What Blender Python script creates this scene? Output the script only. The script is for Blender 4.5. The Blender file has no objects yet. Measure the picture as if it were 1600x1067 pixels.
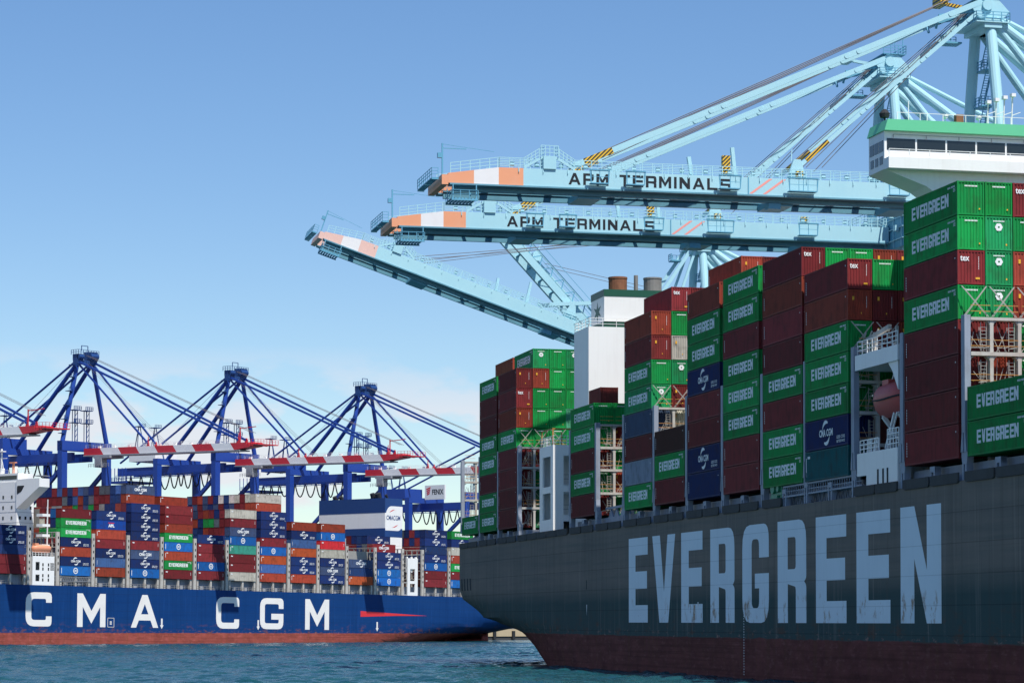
import bpy, bmesh, math, random
from mathutils import Vector, Matrix, Euler
random.seed(7)
scn = bpy.context.scene
COL = scn.collection
rad = math.radians

# ------------------------------------------------------------------ camera, sky, sun, exposure
cam_d = bpy.data.cameras.new("camera")
cam = bpy.data.objects.new("camera", cam_d)
COL.objects.link(cam)
FPX, PITCH, HOR = 4030.0, rad(2.0), 977.0
cam.location = (0.0, 0.0, 5.7)
cam.rotation_euler = (rad(90) + PITCH, 0, 0)
cam_d.sensor_width = 36.0
cam_d.lens = FPX / 1600.0 * 36.0
cam_d.shift_x = 0.0
cam_d.shift_y = (HOR - math.tan(PITCH) * FPX - 533.5) / 1600.0
cam_d.clip_start = 1.0
cam_d.clip_end = 30000.0
scn.camera = cam

SUN_AZ = Vector((0.50, -0.866)).normalized()      # towards the sun, horizontally
SUN_EL = rad(60)
SUN_DIR = Vector((SUN_AZ.x * math.cos(SUN_EL), SUN_AZ.y * math.cos(SUN_EL), math.sin(SUN_EL)))
sun_d = bpy.data.lights.new("sun", 'SUN')
sun_d.energy = 5.0
sun_d.angle = rad(0.53)
sun_d.color = (1.0, 0.955, 0.89)
sun = bpy.data.objects.new("sun", sun_d)
sun.rotation_euler = (-SUN_DIR).to_track_quat('-Z', 'Y').to_euler()
COL.objects.link(sun)

world = bpy.data.worlds.new("World")
scn.world = world
world.use_nodes = True
wn, wl = world.node_tree.nodes, world.node_tree.links
wn.clear()
w_out = wn.new("ShaderNodeOutputWorld")
w_bg = wn.new("ShaderNodeBackground")
w_bg.inputs[1].default_value = 0.107
sky = wn.new("ShaderNodeTexSky")
sky.sky_type = 'NISHITA'
sky.sun_disc = False
sky.sun_elevation = SUN_EL
sky.sun_rotation = math.atan2(SUN_AZ.x, SUN_AZ.y)
sky.air_density = 1.0
sky.dust_density = 0.1
sky.ozone_density = 3.5
sky.altitude = 0.0
w_tc = wn.new("ShaderNodeTexCoord")
w_map = wn.new("ShaderNodeMapping")
w_map.inputs['Scale'].default_value = (1.0, 1.0, 2.6)
w_map.inputs['Location'].default_value = (0.32, 0.0, 0.06)
w_noise = wn.new("ShaderNodeTexNoise")
w_noise.inputs['Scale'].default_value = 13.0
w_noise.inputs['Detail'].default_value = 9.0
w_noise.inputs['Roughness'].default_value = 0.55
w_ramp = wn.new("ShaderNodeValToRGB")
w_ramp.color_ramp.elements[0].position = 0.485
w_ramp.color_ramp.elements[1].position = 0.56
w_sep = wn.new("ShaderNodeSeparateXYZ")
w_el = wn.new("ShaderNodeMapRange")                # clouds lie low over the horizon
w_el.inputs['From Min'].default_value = 0.108
w_el.inputs['From Max'].default_value = 0.078
w_mul = wn.new("ShaderNodeMath"); w_mul.operation = 'MULTIPLY'
w_mul2 = wn.new("ShaderNodeMath"); w_mul2.operation = 'MULTIPLY'; w_mul2.inputs[1].default_value = 0.72
w_mix = wn.new("ShaderNodeMix"); w_mix.data_type = 'RGBA'
w_mix.inputs[7].default_value = (6.7, 6.4, 6.8, 1)
w_hs = wn.new("ShaderNodeHueSaturation")
w_hs.inputs['Saturation'].default_value = 1.17
w_hs.inputs['Value'].default_value = 1.03
w_hs.inputs['Hue'].default_value = 0.505
wl.new(sky.outputs[0], w_hs.inputs['Color'])
wl.new(w_tc.outputs['Generated'], w_map.inputs[0])
wl.new(w_map.outputs[0], w_noise.inputs['Vector'])
wl.new(w_noise.outputs[0], w_ramp.inputs[0])
wl.new(w_tc.outputs['Generated'], w_sep.inputs[0])
wl.new(w_sep.outputs[2], w_el.inputs['Value'])
wl.new(w_ramp.outputs[0], w_mul.inputs[0])
wl.new(w_el.outputs[0], w_mul.inputs[1])
wl.new(w_mul.outputs[0], w_mul2.inputs[0])
wl.new(w_mul2.outputs[0], w_mix.inputs[0])
wl.new(w_hs.outputs[0], w_mix.inputs[6])
wl.new(w_mix.outputs[2], w_bg.inputs[0])
wl.new(w_bg.outputs[0], w_out.inputs[0])

scn.view_settings.view_transform = 'Standard'
scn.view_settings.look = 'None'
scn.view_settings.gamma = 1.0
scn.view_settings.use_curve_mapping = False
scn.view_settings.exposure = 0.24
scn.cycles.max_bounces = 6
scn.cycles.use_denoising = True

# ------------------------------------------------------------------ materials
def nodes_of(m):
    return m.node_tree.nodes, m.node_tree.links

def mat(name, col=(0.5, 0.5, 0.5), rough=0.5, metal=0.0, spec=0.4, wear=0.0, wear_col=(0.05, 0.03, 0.02), scale=0.6,
        objcol=False, streak=0.0, streak_scale=(0.8, 0.8, 0.06)):
    m = bpy.data.materials.new(name)
    m.use_nodes = True
    N, L = nodes_of(m)
    b = N["Principled BSDF"]
    b.inputs['Roughness'].default_value = rough
    b.inputs['Metallic'].default_value = metal
    b.inputs['Specular IOR Level'].default_value = spec
    if objcol:
        oi = N.new("ShaderNodeObjectInfo")
        src = oi.outputs['Color']
    else:
        rgb = N.new("ShaderNodeRGB"); rgb.outputs[0].default_value = (*col, 1)
        src = rgb.outputs[0]
    tc = N.new("ShaderNodeTexCoord")
    vec = tc.outputs['Object']
    if objcol:                                      # every container weathers its own way
        add = N.new("ShaderNodeVectorMath"); add.operation = 'ADD'
        mul = N.new("ShaderNodeVectorMath"); mul.operation = 'SCALE'
        comb = N.new("ShaderNodeCombineXYZ")
        for i in range(3): L.new(oi.outputs['Random'], comb.inputs[i])
        L.new(comb.outputs[0], mul.inputs[0]); mul.inputs['Scale'].default_value = 97.0
        L.new(vec, add.inputs[0]); L.new(mul.outputs[0], add.inputs[1])
        vec = add.outputs[0]
    def layer(src, v, sc, lo, hi, fac, colr):
        n = N.new("ShaderNodeTexNoise"); n.inputs['Scale'].default_value = sc; n.inputs['Detail'].default_value = 6
        L.new(v, n.inputs['Vector'])
        r = N.new("ShaderNodeMapRange"); r.inputs['From Min'].default_value = lo; r.inputs['From Max'].default_value = hi
        r.inputs['To Max'].default_value = fac
        L.new(n.outputs[0], r.inputs['Value'])
        mx = N.new("ShaderNodeMix"); mx.data_type = 'RGBA'
        L.new(r.outputs[0], mx.inputs[0]); L.new(src, mx.inputs[6]); mx.inputs[7].default_value = (*colr, 1)
        return mx.outputs[2]
    if wear > 0:
        src = layer(src, vec, scale, 0.48, 0.78, wear, wear_col)
    if streak > 0:
        mp = N.new("ShaderNodeMapping"); mp.inputs['Scale'].default_value = streak_scale
        L.new(vec, mp.inputs[0])
        src = layer(src, mp.outputs[0], 3.0, 0.5, 0.8, streak, wear_col)
    L.new(src, b.inputs['Base Color'])
    m["tail"] = 0
    return m

M = {}
M['steel_paint'] = mat('container_paint', rough=0.6, spec=0.10, wear=0.45, wear_col=(0.035, 0.022, 0.016), scale=0.8, objcol=True, streak=0.5, streak_scale=(1.2, 1.2, 0.10))
M['white_letter'] = mat('white_lettering', (0.78, 0.79, 0.78), 0.6, wear=0.25, wear_col=(0.4, 0.42, 0.42), scale=1.5)
M['red_letter'] = mat('red_lettering', (0.65, 0.03, 0.04), 0.5)
M['yellow'] = mat('yellow_sticker', (0.75, 0.38, 0.03), 0.5)
M['black_letter'] = mat('black_lettering', (0.012, 0.014, 0.018), 0.5)
M['lash_beige'] = mat('lashing_bridge_paint', (0.46, 0.44, 0.40), 0.55, wear=0.5, wear_col=(0.24, 0.13, 0.07), scale=0.8, streak=0.3)
M['lash_rail'] = mat('rusty_yellow_rail', (0.50, 0.24, 0.06), 0.6, wear=0.4, wear_col=(0.2, 0.06, 0.02), scale=2)
M['rod'] = mat('galvanised_rod', (0.42, 0.40, 0.36), 0.5, metal=0.3)
M['white_paint'] = mat('white_ship_paint', (0.80, 0.80, 0.78), 0.4, wear=0.12, wear_col=(0.5, 0.46, 0.42), scale=0.3, streak=0.15)
M['green_trim'] = mat('green_ship_trim', (0.13, 0.54, 0.29), 0.45, wear=0.2, wear_col=(0.09, 0.42, 0.22))
M['dark_green'] = mat('dark_green_funnel_paint', (0.012, 0.085, 0.052), 0.45, wear=0.15, wear_col=(0.01, 0.05, 0.03))
M['dark_glass'] = mat('dark_window_glass', (0.015, 0.02, 0.022), 0.08, spec=0.6)
M['dark'] = mat('dark_recess', (0.02, 0.022, 0.025), 0.8)
M['pad_dark'] = mat('bulwark_panel_paint', (0.085, 0.082, 0.080), 0.7, spec=.05, wear=0.4, wear_col=(0.05, 0.04, 0.035), scale=0.5, streak=0.3)
M['deck_grey'] = mat('ship_deck_grey', (0.11, 0.125, 0.15), 0.6, wear=0.3, wear_col=(0.07, 0.05, 0.04))
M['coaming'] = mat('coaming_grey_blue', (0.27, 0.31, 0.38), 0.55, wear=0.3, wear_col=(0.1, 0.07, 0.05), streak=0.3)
M['rust_pipe'] = mat('rusty_funnel', (0.24, 0.10, 0.05), 0.8, wear=0.6, wear_col=(0.08, 0.03, 0.02), scale=1.2, streak=0.6)
M['grey_pipe'] = mat('grey_funnel', (0.22, 0.21, 0.20), 0.6, wear=0.5, wear_col=(0.10, 0.08, 0.07), scale=0.8)
M['boat_red'] = mat('lifeboat_orange_red', (0.52, 0.095, 0.085), 0.5, wear=0.2, wear_col=(0.3, 0.06, 0.05))
M['boat_orange'] = mat('lifeboat_faded_orange', (0.75, 0.30, 0.17), 0.45)
M['winch_green'] = mat('winch_green', (0.03, 0.28, 0.15), 0.5, wear=0.3)
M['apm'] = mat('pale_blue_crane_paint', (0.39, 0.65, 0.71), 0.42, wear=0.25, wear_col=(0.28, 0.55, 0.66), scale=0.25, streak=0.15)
M['apm_deep'] = mat('weathered_blue_crane_paint', (0.12, 0.36, 0.50), 0.5, wear=0.3, wear_col=(0.07, 0.22, 0.33), scale=0.3)  # a deeper blue than the main crane paint
M['apm_under'] = mat('dark_teal_crane_steel', (0.12, 0.30, 0.38), 0.5, wear=0.4, wear_col=(0.04, 0.10, 0.15), scale=0.4)  # darkened teal puts the shade under the boom into the paint
M['apm_orange'] = mat('faded_orange_crane_paint', (0.80, 0.34, 0.18), 0.5, wear=0.3, wear_col=(0.75, 0.42, 0.28), scale=0.4)
M['apm_pink'] = mat('pale_pink_crane_paint', (0.78, 0.50, 0.42), 0.5, wear=0.3, wear_col=(0.8, 0.6, 0.55), scale=0.4)
M['apm_white'] = mat('white_crane_paint', (0.78, 0.76, 0.74), 0.5, wear=0.2, wear_col=(0.6, 0.52, 0.48), scale=0.5)
M['salmon'] = mat('salmon_stripe', (0.85, 0.33, 0.28), 0.5)
M['rope'] = mat('steel_rope', (0.12, 0.11, 0.12), 0.6)
M['k_blue'] = mat('royal_blue_crane_paint', (0.014, 0.055, 0.30), 0.4, wear=0.25, wear_col=(0.02, 0.06, 0.25), scale=0.2)
M['k_red'] = mat('crane_red_paint', (0.60, 0.03, 0.045), 0.45, wear=0.3, wear_col=(0.4, 0.04, 0.04), scale=0.3)
M['k_white'] = mat('crane_white_paint', (0.86, 0.84, 0.81), 0.5, wear=0.15, wear_col=(0.5, 0.46, 0.42), scale=0.3)
M['k_pale'] = mat('pale_blue_steel', (0.16, 0.25, 0.48), 0.5)
M['cable'] = mat('black_cable', (0.02, 0.02, 0.025), 0.6)
M['grey_metal'] = mat('grey_metal', (0.30, 0.31, 0.33), 0.5, wear=0.3)
M['cma_blue'] = mat('funnel_navy', (0.015, 0.055, 0.19), 0.45, wear=0.2, wear_col=(0.02, 0.05, 0.13), scale=0.2)
M['quay_wall'] = mat('quay_concrete_tan', (0.48, 0.38, 0.24), 0.9, wear=0.5, wear_col=(0.25, 0.2, 0.14), scale=0.2)
M['asphalt'] = mat('terminal_asphalt', (0.06, 0.06, 0.062), 0.9)

def stripe_mat():
    m = bpy.data.materials.new('yellow_black_hazard_stripes'); m.use_nodes = True
    N, L = nodes_of(m); b = N["Principled BSDF"]; b.inputs['Roughness'].default_value = 0.5
    tc = N.new("ShaderNodeTexCoord"); sp = N.new("ShaderNodeSeparateXYZ")
    L.new(tc.outputs['Object'], sp.inputs[0])
    a = N.new("ShaderNodeMath"); a.operation = 'SUBTRACT'
    L.new(sp.outputs[1], a.inputs[0]); L.new(sp.outputs[2], a.inputs[1])
    f = N.new("ShaderNodeMath"); f.operation = 'MULTIPLY'; f.inputs[1].default_value = 2.0
    L.new(a.outputs[0], f.inputs[0])
    fr = N.new("ShaderNodeMath"); fr.operation = 'FRACT'; L.new(f.outputs[0], fr.inputs[0])
    g = N.new("ShaderNodeMath"); g.operation = 'GREATER_THAN'; g.inputs[1].default_value = 0.5
    L.new(fr.outputs[0], g.inputs[0])
    mx = N.new("ShaderNodeMix"); mx.data_type = 'RGBA'
    mx.inputs[6].default_value = (0.75, 0.45, 0.03, 1); mx.inputs[7].default_value = (0.02, 0.02, 0.02, 1)
    L.new(g.outputs[0], mx.inputs[0]); L.new(mx.outputs[2], b.inputs['Base Color'])
    return m
M['hazard'] = stripe_mat()

def hull_mat(name, top, low, boot, z_boot, slope, z_low=None, rust=0.5, rough=0.45, boot_rust=(0.25, 0.08, 0.03), scuff=(0.10, 0.11, 0.12), sheen=0.3):
    """Ship's side: topside paint, a second tone lower down, anti-fouling below the boot line; plate seams, scuffs and rust runs."""
    m = bpy.data.materials.new(name); m.use_nodes = True
    N, L = nodes_of(m); b = N["Principled BSDF"]
    b.inputs['Roughness'].default_value = rough
    b.inputs['Specular IOR Level'].default_value = sheen
    tc = N.new("ShaderNodeTexCoord"); sp = N.new("ShaderNodeSeparateXYZ")
    L.new(tc.outputs['Object'], sp.inputs[0])
    def math_(op, a, bb):
        n = N.new("ShaderNodeMath"); n.operation = op
        for i, v in enumerate((a, bb)):
            if isinstance(v, (int, float)): n.inputs[i].default_value = v
            else: L.new(v, n.inputs[i])
        return n.outputs[0]
    def noise(scl, sc=1.0, det=6, rg=0.55):
        mp = N.new("ShaderNodeMapping"); mp.inputs['Scale'].default_value = scl
        L.new(tc.outputs['Object'], mp.inputs[0])
        n = N.new("ShaderNodeTexNoise"); n.inputs['Scale'].default_value = sc; n.inputs['Detail'].default_value = det
        n.inputs['Roughness'].default_value = rg
        L.new(mp.outputs[0], n.inputs['Vector']); return n.outputs[0]
    def rng(v, a, bb, c=0.0, d=1.0):
        r = N.new("ShaderNodeMapRange"); r.inputs['From Min'].default_value = a; r.inputs['From Max'].default_value = bb
        r.inputs['To Min'].default_value = c; r.inputs['To Max'].default_value = d
        L.new(v, r.inputs['Value']); return r.outputs[0]
    def mix(f, a, bb):
        mx = N.new("ShaderNodeMix"); mx.data_type = 'RGBA'
        if isinstance(f, (int, float)): mx.inputs[0].default_value = f
        else: L.new(f, mx.inputs[0])
        for i, v in ((6, a), (7, bb)):
            if isinstance(v, tuple): mx.inputs[i].default_value = (*v, 1)
            else: L.new(v, mx.inputs[i])
        return mx.outputs[2]
    z = math_('SUBTRACT', sp.outputs[2], math_('MULTIPLY', sp.outputs[0], slope))
    n1 = noise((0.05, 0.05, 0.35)); n2 = noise((0.9, 0.9, 0.035), 1.0, 8, 0.65); n3 = noise((0.25, 0.25, 0.6), 1.0, 8, 0.7)
    n4 = noise((0.03, 0.03, 1.3), 1.0, 6, 0.6)
    col = mix(rng(n1, 0.35, 0.7, 0, 0.55), top, scuff)
    if z_low:
        zz = math_('ADD', z, math_('MULTIPLY', math_('SUBTRACT', n1, 0.5), 2.0))
        col = mix(rng(zz, z_low + 1.2, z_low - 1.2), col, low)
    col = mix(rng(n4, 0.50, 0.70, 0, 0.30), col, low)
    n5 = noise((0.02, 0.02, 2.4), 1.0, 5, 0.6)
    col = mix(rng(n5, 0.55, 0.70, 0, 0.16), col, tuple(v * 0.35 for v in top))
    col = mix(rng(n2, 0.50, 0.72, 0, 0.38), col, tuple(v * 0.4 for v in top))
    n6 = noise((1.6, 1.6, 0.05), 1.0, 6, 0.6)
    col = mix(rng(n6, 0.56, 0.72, 0, 0.30), col, tuple(min(1, v * 1.9 + .01) for v in top))
    # seams between the strakes and the plates
    fz = math_('FRACT', math_('MULTIPLY', sp.outputs[2], 1 / 2.6), 0)
    fx = math_('FRACT', math_('MULTIPLY', sp.outputs[0], 1 / 11.5), 0)
    seam = math_('MAXIMUM', math_('LESS_THAN', fz, 0.035), math_('LESS_THAN', fx, 0.008))
    col = mix(math_('MULTIPLY', seam, 0.28), col, (0.01, 0.01, 0.012))
    # rust runs, more of them low on the side
    runs = math_('MULTIPLY', rng(n3, 0.53, 0.63), rng(z, z_boot + 3.6, z_boot + 0.2, 0.0, rust * .9))
    col = mix(runs, col, boot_rust)
    n7 = noise((0.55, 0.55, 1.6), 1.0, 8, 0.75)
    chips = math_('MULTIPLY', rng(n7, 0.56, 0.62), rng(z, z_boot + 1.3, z_boot + 0.1, 0.0, min(0.8, rust)))
    col = mix(chips, col, tuple(min(1, v * 1.5 + .12) for v in boot_rust))
    jag = math_('ADD', z, math_('MULTIPLY', math_('SUBTRACT', n3, 0.5), 0.8))
    bt = mix(rng(n3, 0.4, 0.7), boot, tuple(v * 0.5 for v in boot))
    bt = mix(rng(n2, 0.48, 0.7, 0, 0.75), bt, boot_rust)
    bt = mix(rng(n7, 0.53, 0.62, 0, 0.55), bt, tuple(min(1, v * 1.25 + .03) for v in boot))
    bt = mix(rng(n5, 0.5, 0.62, 0, 0.5), bt, tuple(v * 0.4 for v in boot))
    col = mix(rng(jag, z_boot + 0.06, z_boot - 0.06), col, bt)
    L.new(col, b.inputs['Base Color'])
    bp = N.new("ShaderNodeBump"); bp.inputs['Strength'].default_value = 0.25; bp.inputs['Distance'].default_value = 0.12
    hh = math_('SUBTRACT', noise((0.35, 0.35, 0.4), 1.0, 3), math_('MULTIPLY', seam, 0.4))
    L.new(hh, bp.inputs['Height']); L.new(bp.outputs[0], b.inputs['Normal'])
    return m

def water_mat():
    m = bpy.data.materials.new('harbour_water'); m.use_nodes = True
    N, L = nodes_of(m); b = N["Principled BSDF"]
    b.inputs['Base Color'].default_value = (0.008, 0.060, 0.082, 1)
    b.inputs['Roughness'].default_value = 0.12
    b.inputs['IOR'].default_value = 1.33
    b.inputs['Specular IOR Level'].default_value = 0.46
    tc = N.new("ShaderNodeTexCoord")
    def nz(sx, sy, det):
        mp = N.new("ShaderNodeMapping"); mp.inputs['Scale'].default_value = (sx, sy, 1)
        mp.inputs['Rotation'].default_value = (0, 0, 0.35)
        L.new(tc.outputs['Object'], mp.inputs[0])
        n = N.new("ShaderNodeTexNoise"); n.inputs['Scale'].default_value = 1; n.inputs['Detail'].default_value = det
        L.new(mp.outputs[0], n.inputs['Vector']); return n.outputs[0]
    a = nz(1.9, 1.5, 5); c = nz(0.12, 0.07, 3)
    bp = N.new("ShaderNodeBump"); bp.inputs['Strength'].default_value = 0.9; bp.inputs['Distance'].default_value = 0.35
    L.new(a, bp.inputs['Height'])
    L.new(bp.outputs[0], b.inputs['Normal'])
    r = N.new("ShaderNodeMapRange"); r.inputs['From Min'].default_value = 0.35; r.inputs['From Max'].default_value = 0.65
    L.new(c, r.inputs['Value'])
    mx = N.new("ShaderNodeMix"); mx.data_type = 'RGBA'
    mx.inputs[6].default_value = (0.006, 0.048, 0.068, 1); mx.inputs[7].default_value = (0.011, 0.070, 0.078, 1)
    L.new(r.outputs[0], mx.inputs[0]); L.new(mx.outputs[2], b.inputs['Base Color'])
    return m

# ------------------------------------------------------------------ geometry helpers
class MB:
    def __init__(self): self.v, self.f, self.mi = [], [], []
    def add(self, vs, fs, mi=0):
        o = len(self.v)
        self.v.extend(tuple(p) for p in vs)
        for q in fs:
            self.f.append(tuple(i + o for i in q)); self.mi.append(mi)
        return self
    def box(self, x0, x1, y0, y1, z0, z1, mi=0):
        vs = [(x, y, z) for z in (z0, z1) for y in (y0, y1) for x in (x0, x1)]
        return self.add(vs, [(0, 2, 3, 1), (4, 5, 7, 6), (0, 1, 5, 4), (2, 6, 7, 3), (0, 4, 6, 2), (1, 3, 7, 5)], mi)
    def beam(self, a, b, w, h, mi=0, up=(0, 0, 1)):
        a, b = Vector(a), Vector(b); d = (b - a).normalized(); u = Vector(up)
        if abs(d.dot(u)) > 0.98: u = Vector((1, 0, 0))
        s = d.cross(u).normalized(); u = s.cross(d).normalized()
        vs = []
        for p in (a, b):
            for i, j in ((-1, -1), (1, -1), (1, 1), (-1, 1)):
                vs.append(p + s * (i * w / 2) + u * (j * h / 2))
        return self.add(vs, [(0, 1, 2, 3), (7, 6, 5, 4), (0, 4, 5, 1), (1, 5, 6, 2), (2, 6, 7, 3), (3, 7, 4, 0)], mi)
    def tube(self, a, b, r, n=8, r2=None, mi=0, caps=True):
        a, b = Vector(a), Vector(b); d = (b - a).normalized()
        u = Vector((0, 0, 1)) if abs(d.z) < 0.95 else Vector((1, 0, 0))
        s = d.cross(u).normalized(); u = s.cross(d)
        r2 = r if r2 is None else r2
        vs = []
        for p, rr in ((a, r), (b, r2)):
            for k in range(n):
                t = 2 * math.pi * k / n
                vs.append(p + (s * math.cos(t) + u * math.sin(t)) * rr)
        fs = [(k, (k + 1) % n, n + (k + 1) % n, n + k) for k in range(n)]
        if caps: fs += [tuple(range(n))[::-1], tuple(range(n, 2 * n))]
        return self.add(vs, fs, mi)
    def path(self, pts, r, n=5, mi=0):
        for a, b in zip(pts[:-1], pts[1:]): self.tube(a, b, r, n, mi=mi, caps=False)
        return self
    def prism(self, poly, axis, a0, a1, mi=0):
        """poly = 2-D outline; swept along axis ('x','y','z') from a0 to a1. x: (y,z), y: (x,z), z: (x,y)."""
        n = len(poly)
        def P(p, a): return (a, p[0], p[1]) if axis == 'x' else (p[0], a, p[1]) if axis == 'y' else (p[0], p[1], a)
        vs = [P(p, a0) for p in poly] + [P(p, a1) for p in poly]
        fs = [tuple(range(n))[::-1], tuple(range(n, 2 * n))] + [(i, (i + 1) % n, n + (i + 1) % n, n + i) for i in range(n)]
        return self.add(vs, fs, mi)
    def railing(self, pts, h=1.1, post=2.0, r=0.035, rails=3, mi=0):
        for a, b in zip(pts[:-1], pts[1:]):
            a, b = Vector(a), Vector(b); L = (b - a).length; n = max(1, int(round(L / post)))
            for k in range(n + 1):
                p = a.lerp(b, k / n); self.beam(p, p + Vector((0, 0, h)), r * 2, r * 2, mi)
            for q in range(rails):
                z = Vector((0, 0, h * (q + 1) / rails)); self.beam(a + z, b + z, r * 1.7, r * 1.7, mi)
        return self
    def mesh(self, name, mats, smooth=False):
        me = bpy.data.meshes.new(name)
        me.from_pydata(self.v, [], self.f)
        for m in (mats if isinstance(mats, (list, tuple)) else [mats]): me.materials.append(m)
        me.polygons.foreach_set('material_index', self.mi)
        if smooth: me.polygons.foreach_set('use_smooth', [True] * len(self.f))
        bm = bmesh.new(); bm.from_mesh(me); bmesh.ops.recalc_face_normals(bm, faces=bm.faces); bm.to_mesh(me); bm.free()
        me.update()
        return me
    def pieces(self):
        """Split into far-apart pieces, so that each is an object of its own."""
        n = len(self.v); par = list(range(n))
        def find(a):
            while par[a] != a: par[a] = par[par[a]]; a = par[a]
            return a
        for q in self.f:
            r0 = find(q[0])
            for i in q[1:]: par[find(i)] = r0
        isl = {}
        for i in range(n): isl.setdefault(find(i), []).append(i)
        keys = list(isl)
        if len(keys) < 2 or len(keys) > 900: return [self]
        bx = []
        for k in keys:
            P = [self.v[i] for i in isl[k]]
            bx.append(([min(p[a] for p in P) for a in range(3)], [max(p[a] for p in P) for a in range(3)]))
        sz = [max(h[a] - l[a] for a in range(3)) for l, h in bx]
        g = list(range(len(keys)))
        def fg(a):
            while g[a] != a: g[a] = g[g[a]]; a = g[a]
            return a
        for i in range(len(keys)):
            li, hi = bx[i]
            for j in range(i):
                if fg(i) == fg(j): continue
                lj, hj = bx[j]
                d2 = sum(max(0.0, li[a] - hj[a], lj[a] - hi[a]) ** 2 for a in range(3))
                if d2 <= max(.02, .49 * max(sz[i], sz[j])) ** 2: g[fg(i)] = fg(j)
        groups = {}
        for i, k in enumerate(keys): groups.setdefault(fg(i), []).append(k)
        if len(groups) < 2: return [self]
        of = {}
        for gi, ks in groups.items():
            for k in ks: of[k] = gi
        out = {gi: (MB(), {}) for gi in groups}
        for i in range(n):
            b, mp = out[of[find(i)]]; mp[i] = len(b.v); b.v.append(self.v[i])
        for q, m in zip(self.f, self.mi):
            b, mp = out[of[find(q[0])]]; b.f.append(tuple(mp[i] for i in q)); b.mi.append(m)
        return [b for b, _ in out.values()]
    def build(self, name, mats, parent=None, smooth=False, label=None):
        os_ = [obj(name, b.mesh(name, mats, smooth), parent, label) for b in self.pieces()]
        return os_[0]

def obj(name, me, parent=None, label=None):
    o = bpy.data.objects.new(name, me); COL.objects.link(o)
    if parent is not None: o.parent = parent
    if label: o['label'] = label
    return o

def thing(name, label, cat, mtx=None, group=None):
    o = bpy.data.objects.new(name, None); COL.objects.link(o)
    o.empty_display_size = 1.0
    o['label'] = label; o['category'] = cat
    if group: o['group'] = group
    if mtx is not None: o.matrix_world = mtx
    return o

def structure(o): o['kind'] = 'structure'; return o

# ---- lettering: outlines without overlaps, one list of polygons per glyph
def rp(pts, n=4):
    out = []; k = len(pts)
    for i, p in enumerate(pts):
        if len(p) == 2 or p[2] <= 0: out.append((p[0], p[1])); continue
        a, b, c = Vector(pts[i - 1][:2]), Vector(p[:2]), Vector(pts[(i + 1) % k][:2])
        q_ = min(p[2], .48 * (a - b).length, .48 * (c - b).length)
        d1 = (a - b).normalized() * q_; d2 = (c - b).normalized() * q_
        s, e = b + d1, b + d2
        for j in range(n + 1):
            t = j / n
            q = s * (1 - t) ** 2 + b * 2 * t * (1 - t) + e * t * t
            out.append((q.x, q.y))
    return out

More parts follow.
